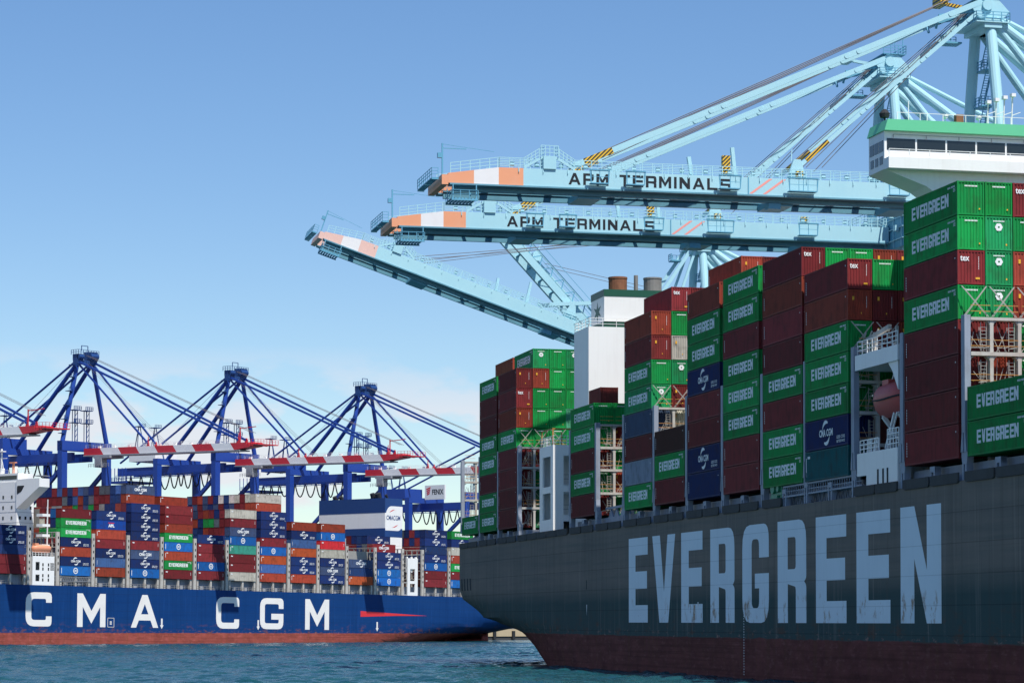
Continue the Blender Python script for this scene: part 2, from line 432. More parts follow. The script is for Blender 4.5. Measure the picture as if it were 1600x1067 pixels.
def glyph(ch, w, h, s, t):
    """w, h = cell, s = width of upright strokes, t = height of level strokes"""
    r = min(w, h) * 0.22
    m = h * 0.5
    if ch == 'E': return [[(0, 0), (w, 0), (w, t), (s, t), (s, m - t / 2), (w * .96, m - t / 2), (w * .96, m + t / 2), (s, m + t / 2), (s, h - t), (w, h - t), (w, h), (0, h)]]
    if ch == 'F': return [[(0, 0), (s, 0), (s, m - t / 2), (w * .9, m - t / 2), (w * .9, m + t / 2), (s, m + t / 2), (s, h - t), (w, h - t), (w, h), (0, h)]]
    if ch == 'V': return [[(0, h), (w / 2 - s * .45, 0), (w / 2 + s * .45, 0), (w, h), (w - s, h), (w / 2, h * .22), (s, h)]]
    if ch == 'R':
        ml = h * .40
        return [[(0, 0), (s, 0), (s, h), (0, h)],
                rp([(s, h), (w, h, r * 1.1), (w, ml + t * .2, r * .5), (w - w * .07, ml), (s, ml), (s, ml + t * .75), (w - s, ml + t * .75, r * .25), (w - s, h - t, r * .25), (s, h - t)]),
                rp([(w - s, 0), (w, 0), (w, ml - t * .2, r * .5), (w - w * .07, ml), (s, ml), (s, ml - t * .12), (w - s, ml - t * .3, r * .2)])]
    if ch == 'P':
        ml = h * .36
        return [[(0, 0), (s, 0), (s, h), (0, h)],
                rp([(s, h), (w, h, r), (w, ml, r), (s, ml), (s, ml + t), (w - s, ml + t), (w - s, h - t), (s, h - t)])]
    if ch == 'G': return [rp([(w, h * .66), (w, h, r * 1.3), (0, h, r * 1.3), (0, 0, r * 1.3), (w, 0, r * 1.3), (w, h * .5), (w * .48, h * .5), (w * .48, h * .5 - t), (w - s, h * .5 - t), (w - s, t, r * .4), (s, t, r * .4), (s, h - t, r * .4), (w - s, h - t, r * .4), (w - s, h * .66)])]
    if ch == 'C': return [rp([(w, h * .70), (w, h, r * 1.4), (0, h, r * 1.4), (0, 0, r * 1.4), (w, 0, r * 1.4), (w, h * .30), (w - s, h * .30), (w - s, t, r * .5), (s, t, r * .5), (s, h - t, r * .5), (w - s, h - t, r * .5), (w - s, h * .70)])]
    if ch == 'N': return [[(0, 0), (s, 0), (s, h * .55), (w - s * 1.02, 0), (w, 0), (w, h), (w - s, h), (w - s, h * .45), (s * 1.02, h), (0, h)]]
    if ch == 'M': return [[(0, 0), (s, 0), (s, h * .60), (w / 2, h * .10), (w - s, h * .60), (w - s, 0), (w, 0), (w, h), (w - s, h), (w / 2, h * .48), (s, h), (0, h)]]
    if ch == 'A':
        c0, c1 = h * .22, h * .22 + t
        e = lambda y: y / h * (w / 2 - s * .5)
        return [[(0, 0), (s, 0), (e(h) + s * .5, h * .72), (e(h) + s * .5, h), (e(h), h)],
                [(w, 0), (w - e(h), h), (e(h) + s * .5, h), (e(h) + s * .5, h * .72), (w - s, 0)],
                [(s + c0 / (h * .72) * (w / 2 - s), c0), (w - s - c0 / (h * .72) * (w / 2 - s), c0), (w - s - c1 / (h * .72) * (w / 2 - s), c1), (s + c1 / (h * .72) * (w / 2 - s), c1)]]
    if ch == 'T': return [[(w / 2 - s / 2, 0), (w / 2 + s / 2, 0), (w / 2 + s / 2, h - t), (w, h - t), (w, h), (0, h), (0, h - t), (w / 2 - s / 2, h - t)]]
    if ch == 'I': return [[(w / 2 - s / 2, 0), (w / 2 + s / 2, 0), (w / 2 + s / 2, h), (w / 2 - s / 2, h)]]
    if ch == 'L': return [[(0, 0), (w, 0), (w, t), (s, t), (s, h), (0, h)]]
    if ch == 'S': return [rp([(0, 0), (w, 0, r * .5), (w, m + t / 2, r * .5), (s, m + t / 2), (s, h - t), (w, h - t), (w, h), (0, h, r * .5), (0, m - t / 2, r * .5), (w - s, m - t / 2), (w - s, t), (0, t)])]
    if ch == 'X': return [[(0, 0), (s, 0), (w / 2, m - t * .6), (w - s, 0), (w, 0), (w / 2 + s / 2, m), (w, h), (w - s, h), (w / 2, m + t * .6), (s, h), (0, h), (w / 2 - s / 2, m)]]
    return []

def word_polys(word, W, H, gap=0.10, s=0.32, t=0.2, wide={}):
    """Polygons of WORD filling W x H; s, t as shares of the cell's width and the height."""
    ws = [wide.get(c, 1.0) for c in word]
    unit = W / (sum(ws) + gap * (len(word) - 1))
    x, out = 0.0, []
    for c, k in zip(word, ws):
        cw = unit * k
        if c != ' ':
            for p in glyph(c, cw, H, unit * s, H * t): out.append([(a + x, b) for a, b in p])
        x += cw + unit * gap
    return out

def polys_mesh(name, polys, place, m, breaks=None, relief=None):
    """Flat lettering laid on a surface: place(a, b) -> point; with breaks/relief it follows a corrugated wall."""
    bm = bmesh.new()
    for p in polys:
        vs = [bm.verts.new((a, 0, b)) for a, b in p]
        try: fc = bm.faces.new(vs)
        except ValueError: continue
        fc.normal_update()
    bmesh.ops.triangulate(bm, faces=bm.faces)
    if breaks:
        lo = min(v.co.x for v in bm.verts); hi = max(v.co.x for v in bm.verts)
        for bx in breaks:
            if lo < bx < hi:
                bmesh.ops.bisect_plane(bm, geom=bm.verts[:] + bm.edges[:] + bm.faces[:], plane_co=(bx, 0, 0), plane_no=(1, 0, 0))
    for v in bm.verts:
        a, b = v.co.x, v.co.z
        q = Vector(place(a, b))
        if relief: q.y += relief(a)
        v.co = q
    me = bpy.data.meshes.new(name); bm.to_mesh(me); bm.free()
    me.materials.append(m)
    return me

_font_cache = {}
def font_tris(text, bold=0.0):
    """Outline of TEXT in Blender's own font as triangles in the unit box: ([(a, b)], [tri], aspect)"""
    key = (text, bold)
    if key in _font_cache: return _font_cache[key]
    cu = bpy.data.curves.new('t', 'FONT'); cu.body = text; cu.size = 1.0; cu.offset = bold; cu.resolution_u = 2; cu.fill_mode = 'FRONT'
    o = bpy.data.objects.new('t', cu); COL.objects.link(o)
    bpy.context.view_layer.update()
    dg = bpy.context.evaluated_depsgraph_get()
    me = bpy.data.meshes.new_from_object(o.evaluated_get(dg))
    pts = [(v.co.x, v.co.y) for v in me.vertices]; fs = [tuple(p.vertices) for p in me.polygons]
    bpy.data.objects.remove(o); bpy.data.curves.remove(cu); bpy.data.meshes.remove(me)
    x0 = min(p[0] for p in pts); x1 = max(p[0] for p in pts); y0 = min(p[1] for p in pts); y1 = max(p[1] for p in pts)
    res = ([((a - x0) / (x1 - x0), (b - y0) / (y1 - y0)) for a, b in pts], fs, (x1 - x0) / (y1 - y0))
    _font_cache[key] = res
    return res

def font_mesh(name, text, place, m, W, H, bold=0.0):
    pts, fs, _ = font_tris(text, bold)
    me = bpy.data.meshes.new(name)
    me.from_pydata([place(a * W, b * H) for a, b in pts], [], fs)
    me.materials.append(m)
    return me

def join_meshes(name, items):
    """items: list of (points, faces, material); one mesh"""
    me = bpy.data.meshes.new(name); V, F, I, ms = [], [], [], []
    for pts, fs, m in items:
        o = len(V); V += pts
        if m not in ms: ms.append(m)
        for f in fs: F.append(tuple(i + o for i in f)); I.append(ms.index(m))
    me.from_pydata(V, [], F)
    for m in ms: me.materials.append(m)
    me.polygons.foreach_set('material_index', I)
    return me

# ------------------------------------------------------------------ frames of the place
def frame(origin, along, trim):
    a = Vector((along[0], along[1], 0)).normalized()
    rz = math.atan2(a.y, a.x)
    return Matrix.Translation(origin) @ Euler((0, trim, rz)).to_matrix().to_4x4()
E_DIR = (0.2226, -0.9749)
C_DIR = (0.629, 0.777)
E_SHIP = frame((-8.49, 417.4, 0), E_DIR, 0.002)      # x: forward from the stern, y: inboard, z: up
C_SHIP = frame((-133.4, 792.0, 0), C_DIR, 0.0095)    # x: aft, y: inboard, z: up
E_QUAY = frame((-8.49, 417.4, 0), E_DIR, 0.0)
C_QUAY = frame((-133.4, 792.0, 0), C_DIR, 0.0)

# ------------------------------------------------------------------ water
def make_water():
    import numpy as np
    rng = np.random.default_rng(3)
    xs = np.concatenate([[-9000, -4000, -1500, -600, -330], np.arange(-250, 110, 0.62), [150, 300, 700, 2000, 9000]])
    ys = np.concatenate([[-9000, -3000, -800, -100, 80, 150], np.arange(215, 430, 0.55), np.arange(430, 700, 1.2), np.arange(700, 1080, 4.0), [1200, 2000, 5000, 15000]])
    X, Y = np.meshgrid(xs, ys)
    Z = np.zeros_like(X)
    for _ in range(60):
        lam = 1.3 * (5.0 ** rng.uniform(0, 1)); k = 2 * np.pi / lam
        th = 1.15 + rng.normal(0, 0.55)
        Z += 0.0112 * lam ** 0.85 * np.sin(k * (X * np.cos(th) + Y * np.sin(th)) + rng.uniform(0, 6.28))
    gust = 0.72 + 0.28 * np.sin(X * 0.021 + 1.0 + 0.9 * np.sin(Y * 0.017)) * np.sin(Y * 0.026 + X * 0.006)
    Z *= gust
    fade = np.clip((X + 250) / 20, 0, 1) * np.clip((109 - X) / 20, 0, 1) * np.clip((Y - 201) / 15, 0, 1) * np.clip((1075 - Y) / 300, 0, 1)
    Z *= fade
    nx, ny = len(xs), len(ys)
    V = np.stack([X, Y, Z], -1).reshape(-1, 3).astype('f4')
    i = np.arange(nx * ny).reshape(ny, nx)
    F = np.stack([i[:-1, :-1], i[:-1, 1:], i[1:, 1:], i[1:, :-1]], -1).reshape(-1, 4)
    me = bpy.data.meshes.new('water')
    me.vertices.add(len(V)); me.vertices.foreach_set('co', V.ravel())
    me.loops.add(F.size); me.loops.foreach_set('vertex_index', F.ravel().astype('i4'))
    me.polygons.add(len(F)); me.polygons.foreach_set('loop_start', np.arange(0, F.size, 4, dtype='i4'))
    me.polygons.foreach_set('use_smooth', np.ones(len(F), dtype=bool))
    me.update(calc_edges=True)
    me.materials.append(water_mat())
    structure(obj('water', me))
make_water()

# ------------------------------------------------------------------ quays
def quay(name, fr, x0, x1, y0, y1):
    b = MB().box(x0, x1, y0, y1, -4, 4.2)
    o = b.build(name, M['asphalt']); o.matrix_world = fr; structure(o)
    c = MB().box(x0, x1, y0 - .35, y0 - .003, 1.4, 4.35).build('quay_cope', M['quay_wall'], o)
    d = MB()
    x = x0 + 4
    while x < x1: d.box(x, x + 1.6, y0 - .9, y0 - .353, 0.2, 3.6); x += 12
    d.build('fender', M['dark'], o)
    return o
quay('quay', C_QUAY, -700, 900, 52.3, 1400)
quay('quay', E_QUAY, -95, 420, 47.2, 420)

# ------------------------------------------------------------------ containers
CL, CW, CH, TIER, ROW = 12.19, 2.438, 2.896, 2.93, 2.52
def corr(period, depth, x):
    """outline of the corrugated sheet: 0 at the crest, depth in the trough"""
    u = (x / period) % 1.0
    return 0 if u < .26 else (u - .26) / .24 * depth if u < .5 else depth if u < .76 else (1 - u) / .24 * depth
def corr_breaks(x0, x1, period):
    out = []
    k = math.floor(x0 / period)
    while k * period < x1:
        for u in (0, .26, .5, .76):
            x = (k + u) * period
            if x0 < x < x1: out.append(x)
        k += 1
    return out
SP, SD, EP, ED = 0.2783, 0.040, 0.285, 0.062

def wall_mesh(name, half, z0, z1, period, depth, place):
    xs = [-half] + corr_breaks(-half, half, period) + [half]
    vs, fs = [], []
    for x in xs:
        d = corr(period, depth, x)
        vs += [place(x, z0, d), place(x, z1, d)]
    for i in range(len(xs) - 1): fs.append((2 * i, 2 * i + 2, 2 * i + 3, 2 * i + 1))
    return vs, fs

def container_meshes(L, H, tag_):
    hl, hw = L / 2, CW / 2
    fr = MB()
    for sx in (-1, 1):
        for sy in (-1, 1):
            x0, y0 = sx * hl, sy * hw
            fr.box(min(x0, x0 - sx * .14), max(x0, x0 - sx * .14), min(y0, y0 - sy * .13), max(y0, y0 - sy * .13), 0, H)
    for sy in (-1, 1):
        y0 = sy * hw
        a, b = min(y0, y0 - sy * .08), max(y0, y0 - sy * .08)
        fr.box(-hl + .141, hl - .141, a, b, 0.03, .17); fr.box(-hl + .141, hl - .141, a, b, H - .13, H - .02)
    for sx in (-1, 1):
        x0 = sx * hl
        a, b = min(x0, x0 - sx * .08), max(x0, x0 - sx * .08)
        fr.box(a, b, -hw + .131, hw - .131, 0.03, .17); fr.box(a, b, -hw + .131, hw - .131, H - .13, H - .02)
    sides, ends = [], []
    for sy in (-1, 1):
        vs, fs = wall_mesh('', hl - .141, .16, H - .12, SP, SD, lambda x, z, d: (x, sy * (hw - .012 - d), z))
        sides.append(MB().add(vs, fs))
    for sx in (-1, 1):
        vs, fs = wall_mesh('', hw - .131, .16, H - .12, EP, ED, lambda x, z, d: (sx * (hl - .014 - d), x, z))
        ends.append(MB().add(vs, fs))
    lid = MB().add([(-hl + .02, -hw + .02, H - .025), (hl - .02, -hw + .02, H - .025), (hl - .02, hw - .02, H - .025), (-hl + .02, hw - .02, H - .025)], [(0, 1, 2, 3)])
    lid2 = lid.add([(-hl + .02, -hw + .02, .05), (hl - .02, -hw + .02, .05), (hl - .02, hw - .02, .05), (-hl + .02, hw - .02, .05)], [(3, 2, 1, 0)])
    P = M['steel_paint']
    whole = MB()
    for q in [fr, lid] + sides + ends: whole.add(q.v, q.f)
    parts = [('frame', fr.mesh('frame' + tag_, P)), ('roof_panel', lid.mesh('roof_panel' + tag_, P))] + [('side_wall', q.mesh('side_wall' + tag_, P)) for q in sides] + [('end_wall', q.mesh('end_wall' + tag_, P)) for q in ends]
    return dict(parts=parts, whole=whole.mesh('container' + tag_, P))
C40 = container_meshes(CL, CH, '')
C20 = container_meshes(6.06, 2.591, '_short')

BR = corr_breaks(-6.2, 6.2, SP)
def side_relief(x): return corr(SP, SD, x)
def on_side(cx, z0):                                 # lettering on the long wall that faces out of the ship
    return lambda a, b: (a + cx, -CW / 2 + .002, b + z0)
def side_word(name, word, W, H, z0, m, cx=None, **k):
    polys = word_polys(word, W, H, **k)
    c = -W / 2 if cx is None else cx
    polys = [[(a + c, b) for a, b in p] for p in polys]
    return polys_mesh(name, polys, lambda a, b: (a, -CW / 2 + .002, b + z0), m, BR, side_relief)
WIDE = {'I': .45, 'M': 1.15}
_base = side_word('lettering', 'EVERGREEN', 8.3, 1.12, 0.98, M['white_letter'], gap=.13, s=.34, t=.2)
def with_marks(me):                                  # the small code and data marks by the top right corner
    pts = [tuple(v.co) for v in me.vertices]; fs = [tuple(p.vertices) for p in me.polygons]
    y = -CW / 2 - .003
    for k in range(9):
        x = 4.0 + k * .17 + (.1 if k > 3 else 0)
        n = len(pts); pts += [(x, y, 2.42), (x + .11, y, 2.42), (x + .11, y, 2.58), (x, y, 2.58)]; fs.append((n, n + 1, n + 2, n + 3))
    for k in range(3):
        n = len(pts); pts += [(5.2, y, 2.28 - k * .11), (5.66, y, 2.28 - k * .11), (5.66, y, 2.33 - k * .11), (5.2, y, 2.33 - k * .11)]; fs.append((n, n + 1, n + 2, n + 3))
    me.clear_geometry(); me.from_pydata(pts, [], fs); return me
T_EG = with_marks(_base)
def arcs(cx, cz, r, m, y):
    out = []
    for a0 in (72, 252):
        pts, fs = [], []
        n = 8
        for k in range(n + 1):
            t = rad(a0 + 100 * k / n - 10); w = .17 * math.sin(math.pi * min(1, (k + 1) / (n + 1))) + .02
            for rr in (r - w, r + w): pts.append((cx + rr * math.cos(t) * 1.0, y, cz + rr * math.sin(t)))
        for k in range(n): fs.append((2 * k, 2 * k + 2, 2 * k + 3, 2 * k + 1))
        out.append((pts, fs, m))
    return out
def ftext(text, x, z, W, H, m, y=-CW / 2 - .004, bold=.02):
    p, f, _ = font_tris(text, bold)
    return ([(x + a * W, y, z + b * H) for a, b in p], f, m)
def rect(x0, x1, z0, z1, m, y=-CW / 2 - .004): return ([(x0, y, z0), (x1, y, z0), (x1, y, z1), (x0, y, z1)], [(0, 1, 2, 3)], m)
WLm = M['white_letter']
T_CMA = join_meshes('lettering', [ftext('CMA CGM', -1.9, 1.15, 3.8, .72, WLm, bold=.035)] + arcs(0, 1.5, 1.05, WLm, -CW / 2 - .006) +
                    [ftext('LESS CO2', 3.0, .75, 2.2, .3, WLm), ftext('BETTER WAYS', 3.0, .36, 2.2, .26, WLm)])
T_CMA2 = join_meshes('lettering', [ftext('CMA CGM', -2.6, 1.05, 5.2, .95, WLm, bold=.05)] + arcs(0, 1.5, 1.12, WLm, -CW / 2 - .006))
def ring(cx, cz, r0, r1, m, y, n=20):
    pts, fs = [], []
    for k in range(n):
        t = 2 * math.pi * k / n
        pts += [(cx + r0 * math.cos(t), y, cz + r0 * math.sin(t)), (cx + r1 * math.cos(t), y, cz + r1 * math.sin(t))]
    for k in range(n): fs.append((2 * k, 2 * k + 1, (2 * k + 3) % (2 * n), (2 * k + 2) % (2 * n)))
    return (pts, fs, m)
T_RING = join_meshes('emblem', [ring(0, 1.5, .68, .95, WLm, -CW / 2 - .004), rect(-.5, .5, 1.58, 1.78, WLm), rect(-.5, .5, 1.22, 1.42, WLm), rect(-5.75, -5.55, .6, 2.3, WLm)])
T_APL = join_meshes('lettering', [ftext('APL', -1.2, .75, 2.6, 1.0, WLm, bold=.07), rect(-1.2, 1.3, 1.98, 2.2, M['red_letter'])])
T_MARK = join_meshes('lettering', [rect(-5.75, -5.6, .9, 2.3, WLm), rect(-5.3, -4.6, 2.2, 2.45, WLm)])
T_MARK2 = join_meshes('lettering', [ftext('tex', -5.5, 2.0, .95, .5, WLm, bold=.05), rect(5.4, 5.5, 1.2, 2.2, WLm)])
T_CODE = join_meshes('lettering', [rect(-5.62, -5.5, 1.9 - .22 * k, 2.05 - .22 * k, WLm) for k in range(6)] + [rect(5.45, 5.6, 2.2, 2.32, WLm)])
T_EGF = join_meshes('lettering', [(lambda P: (P[0], P[1], WLm))((lambda me: ([tuple(v.co) for v in me.vertices], [tuple(p.vertices) for p in me.polygons]))(T_EG))])

# lettering on the end walls (x = +L/2 facing forward); text reads along +y
def end_pt(a, b, L=CL): return (L / 2 + .006, a, b)
def e_rect(y0, y1, z0, z1, m): return ([end_pt(y0, z0), end_pt(y1, z0), end_pt(y1, z1), end_pt(y0, z1)], [(0, 1, 2, 3)], m)
def e_text(t, y, z, W, H, m, bold=.04):
    p, f, _ = font_tris(t, bold); return ([end_pt(y + a * W, z + b * H) for a, b in p], f, m)
E_CODE = join_meshes('lettering', [e_rect(-.55 + .13 * k, -.46 + .13 * k, 2.42, 2.54, WLm) for k in range(9)] + [e_rect(.72, .84, .5, .62, M['yellow'])])
E_TEX = join_meshes('lettering', [e_text('tex', -.98, 1.98, .82, .46, WLm, .02)] + [e_rect(.66, .70, 1.3 + .14 * k, 1.40 + .14 * k, WLm) for k in range(8)] + [e_rect(.4, .78, .45, .62, M['yellow'])])
E_RED = join_meshes('lettering', [e_rect(.66, .70, 1.2 + .14 * k, 1.30 + .14 * k, WLm) for k in range(8)] + [e_rect(-.75, -.55, 1.9, 2.25, M['yellow']), e_rect(.1, .2, .6, .75, M['yellow'])])
def flower(cx, cz):
    out = []
    for k in range(6):
        t = math.pi / 3 * k
        c = (cx + .2 * math.cos(t), cz + .2 * math.sin(t))
        out.append(([end_pt(c[0] + .13 * math.cos(q), c[1] + .13 * math.sin(q)) for q in [2 * math.pi * j / 8 for j in range(8)]], [tuple(range(8))], WLm))
    return out
def petals(cx, cz):
    pts, fs = [], []
    n = 48
    for k in range(n):
        t = 2 * math.pi * k / n
        r = .29 + .05 * abs(math.cos(3 * t)) ** .7
        pts += [end_pt(cx + .09 * math.cos(t), cz + .09 * math.sin(t)), end_pt(cx + r * math.cos(t), cz + r * math.sin(t))]
    for k in range(n): fs.append((2 * k, 2 * k + 1, (2 * k + 3) % (2 * n), (2 * k + 2) % (2 * n)))
    return [(pts, fs, WLm)]
E_FLOWER = join_meshes('emblem', petals(0, 2.0) + [e_rect(-.5 + .13 * k, -.41 + .13 * k, 2.45, 2.55, WLm) for k in range(8)] + [e_rect(.62, .74, .45, .6, M['yellow'])])

PAINT = {  # colour, words, lettering on the side, lettering on the end
    'G': ((0.011, 0.295, 0.066), 'green', T_EG, E_CODE), 'Gf': ((0.018, 0.290, 0.095), 'green flower emblem', T_EG, E_FLOWER),
    'M': ((0.190, 0.030, 0.030), 'maroon', T_CODE, E_RED), 'Mt': ((0.245, 0.034, 0.038), 'maroon', T_CODE, E_TEX),
    'Mr': ((0.310, 0.056, 0.034), 'rusty red', T_CODE, E_RED), 'Br': ((0.085, 0.030, 0.022), 'dark brown', T_CODE, E_RED),
    'N': ((0.012, 0.026, 0.115), 'navy', T_CMA, None), 'Np': ((0.012, 0.030, 0.125), 'plain navy', T_CODE, None),
    'S': ((0.055, 0.085, 0.150), 'slate blue', T_CODE, None), 'Gy': ((0.26, 0.31, 0.36), 'pale grey', T_CODE, None),
    'T': ((0.012, 0.14, 0.15), 'teal', T_MARK, None), 'W': ((0.62, 0.58, 0.50), 'rust stained cream', T_CODE, E_RED),
    'Gp': ((0.10, 0.42, 0.24), 'mint green', T_CODE, E_CODE),
    # the far ship
    'n': ((0.013, 0.032, 0.130), 'navy', T_CMA, None), 'np': ((0.020, 0.050, 0.155), 'plain blue', T_CODE, None), 's': ((0.05, 0.075, 0.15), 'faded slate', T_CMA2, None),
    'l': ((0.015, 0.130, 0.42), 'bright blue', T_RING, None), 'a': ((0.012, 0.07, 0.33), 'royal blue', T_APL, None), 'm': ((0.20, 0.026, 0.032), 'maroon', T_MARK2, None),
    'r': ((0.33, 0.055, 0.032), 'brick red', T_MARK, None), 'o': ((0.44, 0.085, 0.03), 'orange', T_MARK, None), 'g': ((0.015, 0.27, 0.06), 'green', T_EG, None),
    't': ((0.055, 0.32, 0.24), 'sea green', T_MARK, None), 'w': ((0.56, 0.54, 0.46), 'cream', T_MARK2, None), 'b': ((0.06, 0.13, 0.32), 'faded blue', T_CODE, None),
    'x': ((0.52, 0.03, 0.04), 'bright red', T_MARK2, None), 'y': ((0.10, 0.12, 0.14), 'grey', T_CODE, None), 'ml': ((0.26, 0.03, 0.035), 'red', T_CMA2, None),
}
ORD = ['bottom', 'second', 'third', 'fourth', 'fifth', 'sixth', 'seventh', 'eighth', 'ninth', 'tenth']
ROWS = ['outer row', 'second row in', 'third row in', 'fourth row in', 'fifth row in', 'sixth row in', 'seventh row in', 'eighth row in', 'ninth row in',
        'tenth row in', 'eleventh row in', 'twelfth row in', 'thirteenth row in', 'fourteenth row in', 'fifteenth row in', 'sixteenth row in', 'seventeenth row in', 'eighteenth row in']

def put_container(ship, x, row, z, key, label, group, parts=True, small=False, y0=0.03, side_text=True, end_text=True):
    col, words, st, et = PAINT[key]
    j = random.uniform(.72, 1.2)
    c = tuple(min(1, v * j * random.uniform(.96, 1.04)) for v in col) + (1,)
    me = C20 if small else C40
    mtx = ship @ Matrix.Translation((x, y0 + row * ROW + CW / 2, z))
    if parts:
        root = thing('shipping_container', label, 'container', mtx, group)
        for nm, q in me['parts']:
            o = obj(nm, q, root); o.color = c
    else:
        root = obj('shipping_container', me['whole']); root.matrix_world = mtx; root.color = c
        root['label'] = label; root['category'] = 'container'; root['group'] = group
    for on, q in ((side_text, st), (end_text, et)):
        if on and q and not small: obj('lettering', q, root)['kind'] = 'stuff'
    return root

FILL = {}
def fill_box(ship_name, x, row, z, y0=0.03, n=1):
    FILL.setdefault(ship_name, []).append((x, row, z, y0))

# ------------------------------------------------------------------ ship hulls
def hull_loft(parent, mtl, levels, length_end, beam, deck_z, stations, bow=None):
    """levels: (z, f0, f1, p): at height z the half-breadth grows from nothing at f0 to full at f1. x runs away from the stern."""
    V, F = [], []
    def inset(z, f0, f1, p, f):
        if f0 is None: return 0.0
        u = min(1, max(0, (f - f0) / (f1 - f0)))
        return beam / 2 * (1 - u) ** p
    nz = len(levels)
    for side in (0, 1):
        base = len(V)
        for f in stations:
            for lv in levels:
                y = inset(*lv, f)
                V.append((f, y if side == 0 else beam - y, lv[0]))
        for i in range(len(stations) - 1):
            for k in range(nz - 1):
                a = base + i * nz + k; b = a + nz
                F.append((a, b, b + 1, a + 1) if side == 0 else (a + 1, b + 1, b, a))
    n0 = len(stations) * nz
    for i in (0, len(stations) - 1):                 # transom and the cut forward end
        for k in range(nz - 1):
            a = i * nz + k
            F.append((a, a + 1, n0 + a + 1, n0 + a))
    me = bpy.data.meshes.new('hull'); me.from_pydata(V, [], F); me.materials.append(mtl)
    bm = bmesh.new(); bm.from_mesh(me)
    bmesh.ops.remove_doubles(bm, verts=bm.verts, dist=0.001)
    bmesh.ops.recalc_face_normals(bm, faces=bm.faces)
    for f in bm.faces: f.smooth = True
    for e in bm.edges:
        if len(e.link_faces) == 2 and e.calc_face_angle(0) > rad(35): e.smooth = False
    bm.to_mesh(me); bm.free()
    return obj('hull', me, parent)

# ================================================================== the near ship
E = thing('container_ship', 'huge dark grey container ship with towering white letters along its side', 'ship', E_SHIP)
hm = hull_mat('grey_green_hull_paint', (0.225, 0.186, 0.156), (0.056, 0.088, 0.086), (0.190, 0.058, 0.052), 4.75, -0.0005, z_low=10.0, rust=0.7, boot_rust=(0.15, 0.060, 0.034), scuff=(0.115, 0.112, 0.105), sheen=0.04, rough=.7)
EB = 45.5
hull_loft(E, hm, [(-3, 14, 100, 3.2), (0, 9, 95, 3.4), (2.4, 4, 90, 3.6), (4.75, -3, 85, 4.0), (6, -11, 62, 4.0), (7, -20, 44, 4.0), (8.5, -29, 40, 4.0), (10, -47, 30, 4.0), (11.5, -60, 20, 4.5), (13.2, None, 0, 0), (18.05, None, 0, 0)],
          0, EB, 18.05, [0, 1, 2, 3.5, 5, 7, 9, 11, 13, 15, 17, 20, 23, 27, 31, 36, 42, 50, 60, 70, 80, 90, 120, 160, 200, 240, 290])
MB().box(0.05, 290, .05, EB - .05, 17.6, 18.0).build('deck', M['deck_grey'], E)
# hatch coamings and the dark lower wall behind the stanchions
for x0, x1 in ((1.5, 43), (72.8, 181), (193.5, 285)):
    MB().box(x0, x1, 1.15, EB - 1.15, 18.0, 19.75).build('hatch_coaming', M['coaming'], E)
LBX = [14.55, 28.0, 41.5, 72.6, 86.3, 99.8, 113.45, 126.95, 140.45, 154.1, 167.55, 181.0, 193.4, 207.35, 221.2]
# bulwark panels with rounded ends along the deck edge
def pad(x0, x1):
    z0, z1, r = 18.07, 18.94, .35
    return MB().prism(rp([(x0, z1), (x0, z0, r), (x1, z0, r), (x1, z1)], 3), 'y', -.16, -.003)
xs = [0.3] + sorted(LBX + [a + 6.9 for a in LBX if a not in (41.5, 181.0)]) + [230]
for a, b in zip(xs[:-1], xs[1:]):
    if b - a < 2 or (155 < a < 181): continue
    a2, b2 = a + (.72 if a in LBX else .2), b - (.72 if b in LBX else .2)
    n = max(1, int(round((b2 - a2) / 6.5))) if b - a > 9 else 1
    for k in range(n):
        pad(a2 + (b2 - a2) * k / n + (.1 if k else 0), a2 + (b2 - a2) * (k + 1) / n - (.1 if k < n - 1 else 0)).build('bulwark_panel', M['pad_dark'], E)
# low bulwark behind the panels
MB().box(0.02, 155.8, .02, .12, 18.055, 18.25).build('bulwark', hm, E)
MB().box(183, 289, .02, .12, 18.055, 18.25).build('bulwark', hm, E)
# stanchions that carry the outer stacks
def stanchion(x, top, wide):
    b = MB()
    b.box(x - .46, x - .16, .13, .75, 18.0, 19.6); b.box(x + .16, x + .46, .13, .75, 18.0, 19.6)
    b.prism([(x - .46, 19.6), (x + .46, 19.6), (x + wide, 20.25), (x + wide, top), (x - wide, top), (x - wide, 20.25)], 'y', .15, .75)
    return b.build('stanchion', M['coaming'], E)
for x in LBX: stanchion(x, 20.6, .62)
for x in LBX[:2] + LBX[3:-1]:
    if x in (86.3, 181.0): continue
    b = MB(); b.box(x + 6.35, x + 6.65, .15, .7, 18, 19.78); b.box(x + 7.15, x + 7.45, .15, .7, 18, 19.78); b.box(x + 6.35, x + 7.45, .14, .71, 19.3, 19.79)
    b.build('stanchion', M['coaming'], E)

